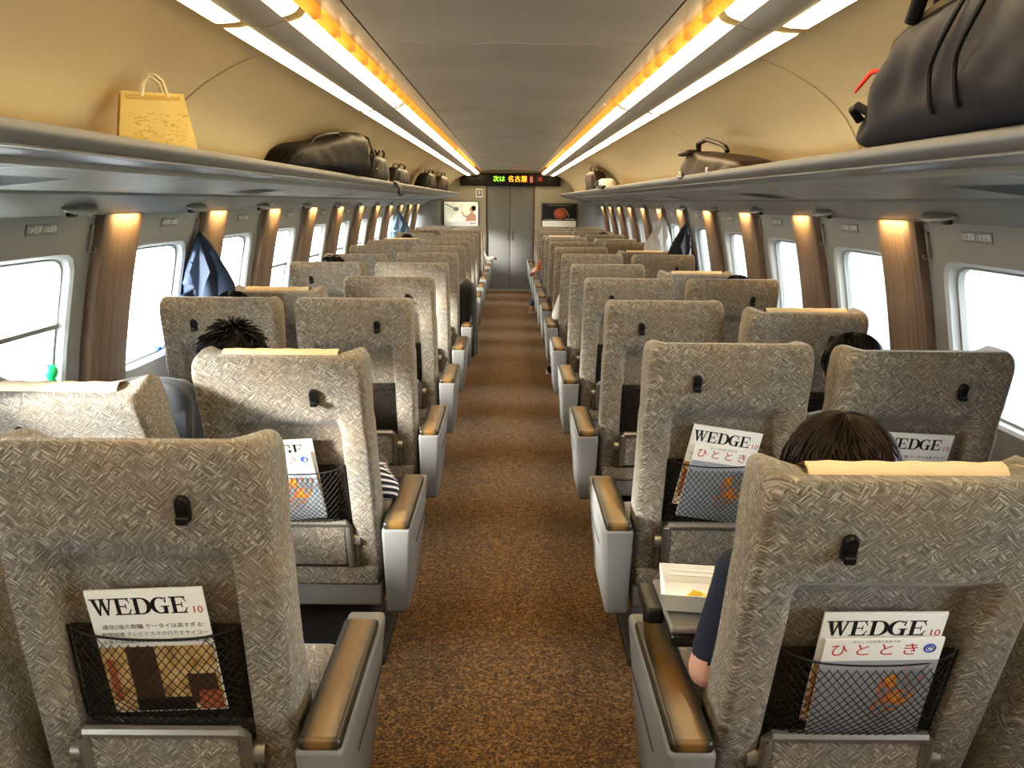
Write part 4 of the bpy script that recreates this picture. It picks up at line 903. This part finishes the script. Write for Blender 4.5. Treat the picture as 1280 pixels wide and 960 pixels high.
a = MB(); a.ell((-.10, -.05, .07), .02, .08, .03, 10, 6); a.ell((-.10, .15, .06), .02, .06, .025, 10, 6); a.tube([(-.10, -.28, .04), (-.10, -.4, .035), (-.08, -.52, .03)], .02, 6); obj('black_patch', a, M['blackc'], t)

# ------------------------------------------------------------------ tray, lunch box
px_, py_ = .655, pivot_y(1)
t = thing('lunch_box', 'open white card lunch box with food wrappers on the tray, nearest right seat', 'box', (px_ - .165, py_ + .28, .684), (0, 0, R(-8)))
a = MB(); w, d, h, th = .135, .078, .042, .003; fl = .012
for (x0, y0, x1, y1) in ((-w, -d, w, -d), (w, -d, w, d), (w, d, -w, d), (-w, d, -w, -d)):
    n_ = Vector((y1 - y0, -(x1 - x0), 0)).normalized() * fl
    A = Vector((x0, y0, 0)); B = Vector((x1, y1, 0)); sx = 1 + fl / w; sy = 1 + fl / d
    A2 = Vector((x0 * sx, y0 * sy, h)); B2 = Vector((x1 * sx, y1 * sy, h)); i_ = -n_.normalized() * th
    a.add([A, B, B2, A2, A + i_, B + i_, B2 + i_, A2 + i_], [(0, 1, 2, 3), (5, 4, 7, 6), (3, 2, 6, 7), (0, 3, 7, 4), (1, 5, 6, 2)])
a.box(-w, w, -d, d, 0, .002); obj('box_tray', a, M['paper'], t, ang=10)
a = MB(); a.tube([(-.12, .055, .03), (.02, .05, .032), (.12, .045, .034)], .004, 5); a.tube([(-.12, .068, .036), (.12, .058, .038)], .003, 5); obj('chopsticks', a, M['whitec'], t)
a = MB(); rnd = random.Random(3)
def crumple(u, v): return Vector((lerp(-.03, .11, u), lerp(-.06, .03, v), .006 + .022 * rnd.random() * math.sin(u * 3.1) * math.sin(v * 3.1)))
a.grid(crumple, 9, 7); obj('clear_wrapper', a, plain('film', (.75, .68, .58), .15), t, ang=5)
a = MB(); a.tube([(-.085, -.02, .008), (-.07, -.01, .014), (-.055, -.015, .012), (-.045, -.005, .009)], [.006, .010, .009, .004], 6); a.ell((-.072, -.005, .010), .010, .008, .007, 8, 6); obj('yellow_wrapper', a, plain('yellow_foil', (.75, .55, .05), .3), t)
t = thing('tray_table', 'fold-out grey tray swung from the nearest right aisle armrest', 'tray', (px_ - .14, py_ + .27, .662))
a = MB(); a.rbox(-.17, .20, -.12, .14, 0, .016, .007); obj('tray_top', a, M['plastic'], t)
a = MB(); a.tube([(-.165, -.095, .008), (.18, -.095, .006)], .007, 8); obj('front_rail', a, M['chrome'], t)
a = MB(); a.rbox(-.205, -.165, -.02, .13, -.025, .012, .008); a.tube([(-.185, .10, -.02), (-.18, .10, -.12)], .012, 8); a.rbox(-.168, -.10, -.12, -.02, -.03, .0, .008); obj('swing_arm', a, M['black'], t)

# sill objects
t = thing('green_figure', 'small bright green plastic toy on the first left window sill', 'toy', (-1.668, 3.295, .866))
a = MB(); a.ell((0, 0, .068), .024, .026, .030, 12, 8); a.ell((0, 0, .024), .018, .024, .026, 12, 8); a.tube([(0, -.02, .04), (0, -.05, .03), (0, -.06, .02)], [.008, .006, .003], 6); a.tube([(0, .01, .01), (0, .015, 0)], .007, 6); a.tube([(0, -.015, .012), (0, -.02, 0)], .007, 6); a.tube([(0, -.01, .085), (0, -.018, .1)], [.006, .002], 5)
obj('toy_body', a, M['green'], t)
a = MB(); a.rbox(-.01, .01, -.02, .02, 0, .014, .004); a.tube([(0, -.012, .01), (0, -.022, .025)], [.005, .002], 5); a.tube([(0, .012, .01), (0, .022, .025)], [.005, .002], 5)
tag(obj('blue_wrapper', a, M['blue'], None, (-1.68, 4.36, .845)), 'small blue wrapper on the second left window sill', 'wrapper')

# ------------------------------------------------------------------ outside
gmat = plain('pale_ground', (.42, .46, .45), .9, var=.2, sc=.4); bank = plain('green_bank', (.30, .40, .36), .9, var=.35, sc=.25); conc = plain('pale_concrete', (.55, .56, .55), .9)
a = MB(); a.box(-80, -2.2, -30, 60, -1.4, -1.3); a.box(2.2, 80, -30, 60, -1.4, -1.3); struct(obj('ground_outside', a, gmat), 'pale ground outside the train')
a = MB(); a.grid(lambda u, v: Vector((lerp(9, 45, v), lerp(-30, 60, u), -1.3 + 3.6 * smooth(0, .55, v) + .6 * math.sin(u * 21 + v * 3) * v)), 40, 12); tag(obj('grassy_bank', a, bank), 'pale green grassy bank outside the right windows', 'hill')
a = MB(); a.box(5.2, 5.4, -30, 60, -1.3, .25); tag(obj('trackside_wall', a, conc), 'low concrete trackside wall outside the right windows', 'wall')
a = MB(); a.box(-4.4, -4.2, -30, 60, -1.3, .25); tag(obj('trackside_wall', a, conc), 'low concrete trackside wall outside the left windows', 'wall')

# ------------------------------------------------------------------ light
w = bpy.data.worlds.new('sky'); bpy.context.scene.world = w; w.use_nodes = True; nt = w.node_tree; nt.nodes.clear()
o = nt.nodes.new('ShaderNodeOutputWorld'); bg = nt.nodes.new('ShaderNodeBackground'); tc = nt.nodes.new('ShaderNodeTexCoord'); sp = nt.nodes.new('ShaderNodeSeparateXYZ'); rp = nt.nodes.new('ShaderNodeValToRGB')
rp.color_ramp.elements[0].position = .0; rp.color_ramp.elements[0].color = (.95, .97, 1, 1); rp.color_ramp.elements[1].position = .8; rp.color_ramp.elements[1].color = (.78, .88, 1, 1)
nt.links.new(tc.outputs['Generated'], sp.inputs[0]); nt.links.new(sp.outputs[2], rp.inputs[0]); nt.links.new(rp.outputs[0], bg.inputs[0]); bg.inputs[1].default_value = 15.0; nt.links.new(bg.outputs[0], o.inputs[0])
for s in (-1, 1):
    for b in BAYS:
        L = bpy.data.lights.new('window_portal', 'AREA'); L.shape = 'RECTANGLE'; L.size = .5; L.size_y = .62; L.cycles.is_portal = True
        lo = bpy.data.objects.new('window_portal', L); C.objects.link(lo); lo.location = (s * 1.80, bay_y(b), 1.09); lo.rotation_euler = (0, R(90 * s), 0)
sc = bpy.context.scene
sun = bpy.data.lights.new('sun', 'SUN'); sun.energy = 11; sun.angle = R(9); sun.color = (1, .97, .92); so = bpy.data.objects.new('sun', sun); C.objects.link(so)
so.rotation_euler = Vector((.80, .50, -.22)).to_track_quat('-Z', 'Y').to_euler()
sc.view_settings.view_transform = 'Standard'; sc.view_settings.look = 'Medium High Contrast'; sc.view_settings.exposure = 0.55
sc.cycles.max_bounces = 7; sc.cycles.diffuse_bounces = 5; sc.cycles.glossy_bounces = 3; sc.cycles.transparent_max_bounces = 10; sc.cycles.sample_clamp_indirect = 6; sc.cycles.caustics_reflective = False; sc.cycles.caustics_refractive = False
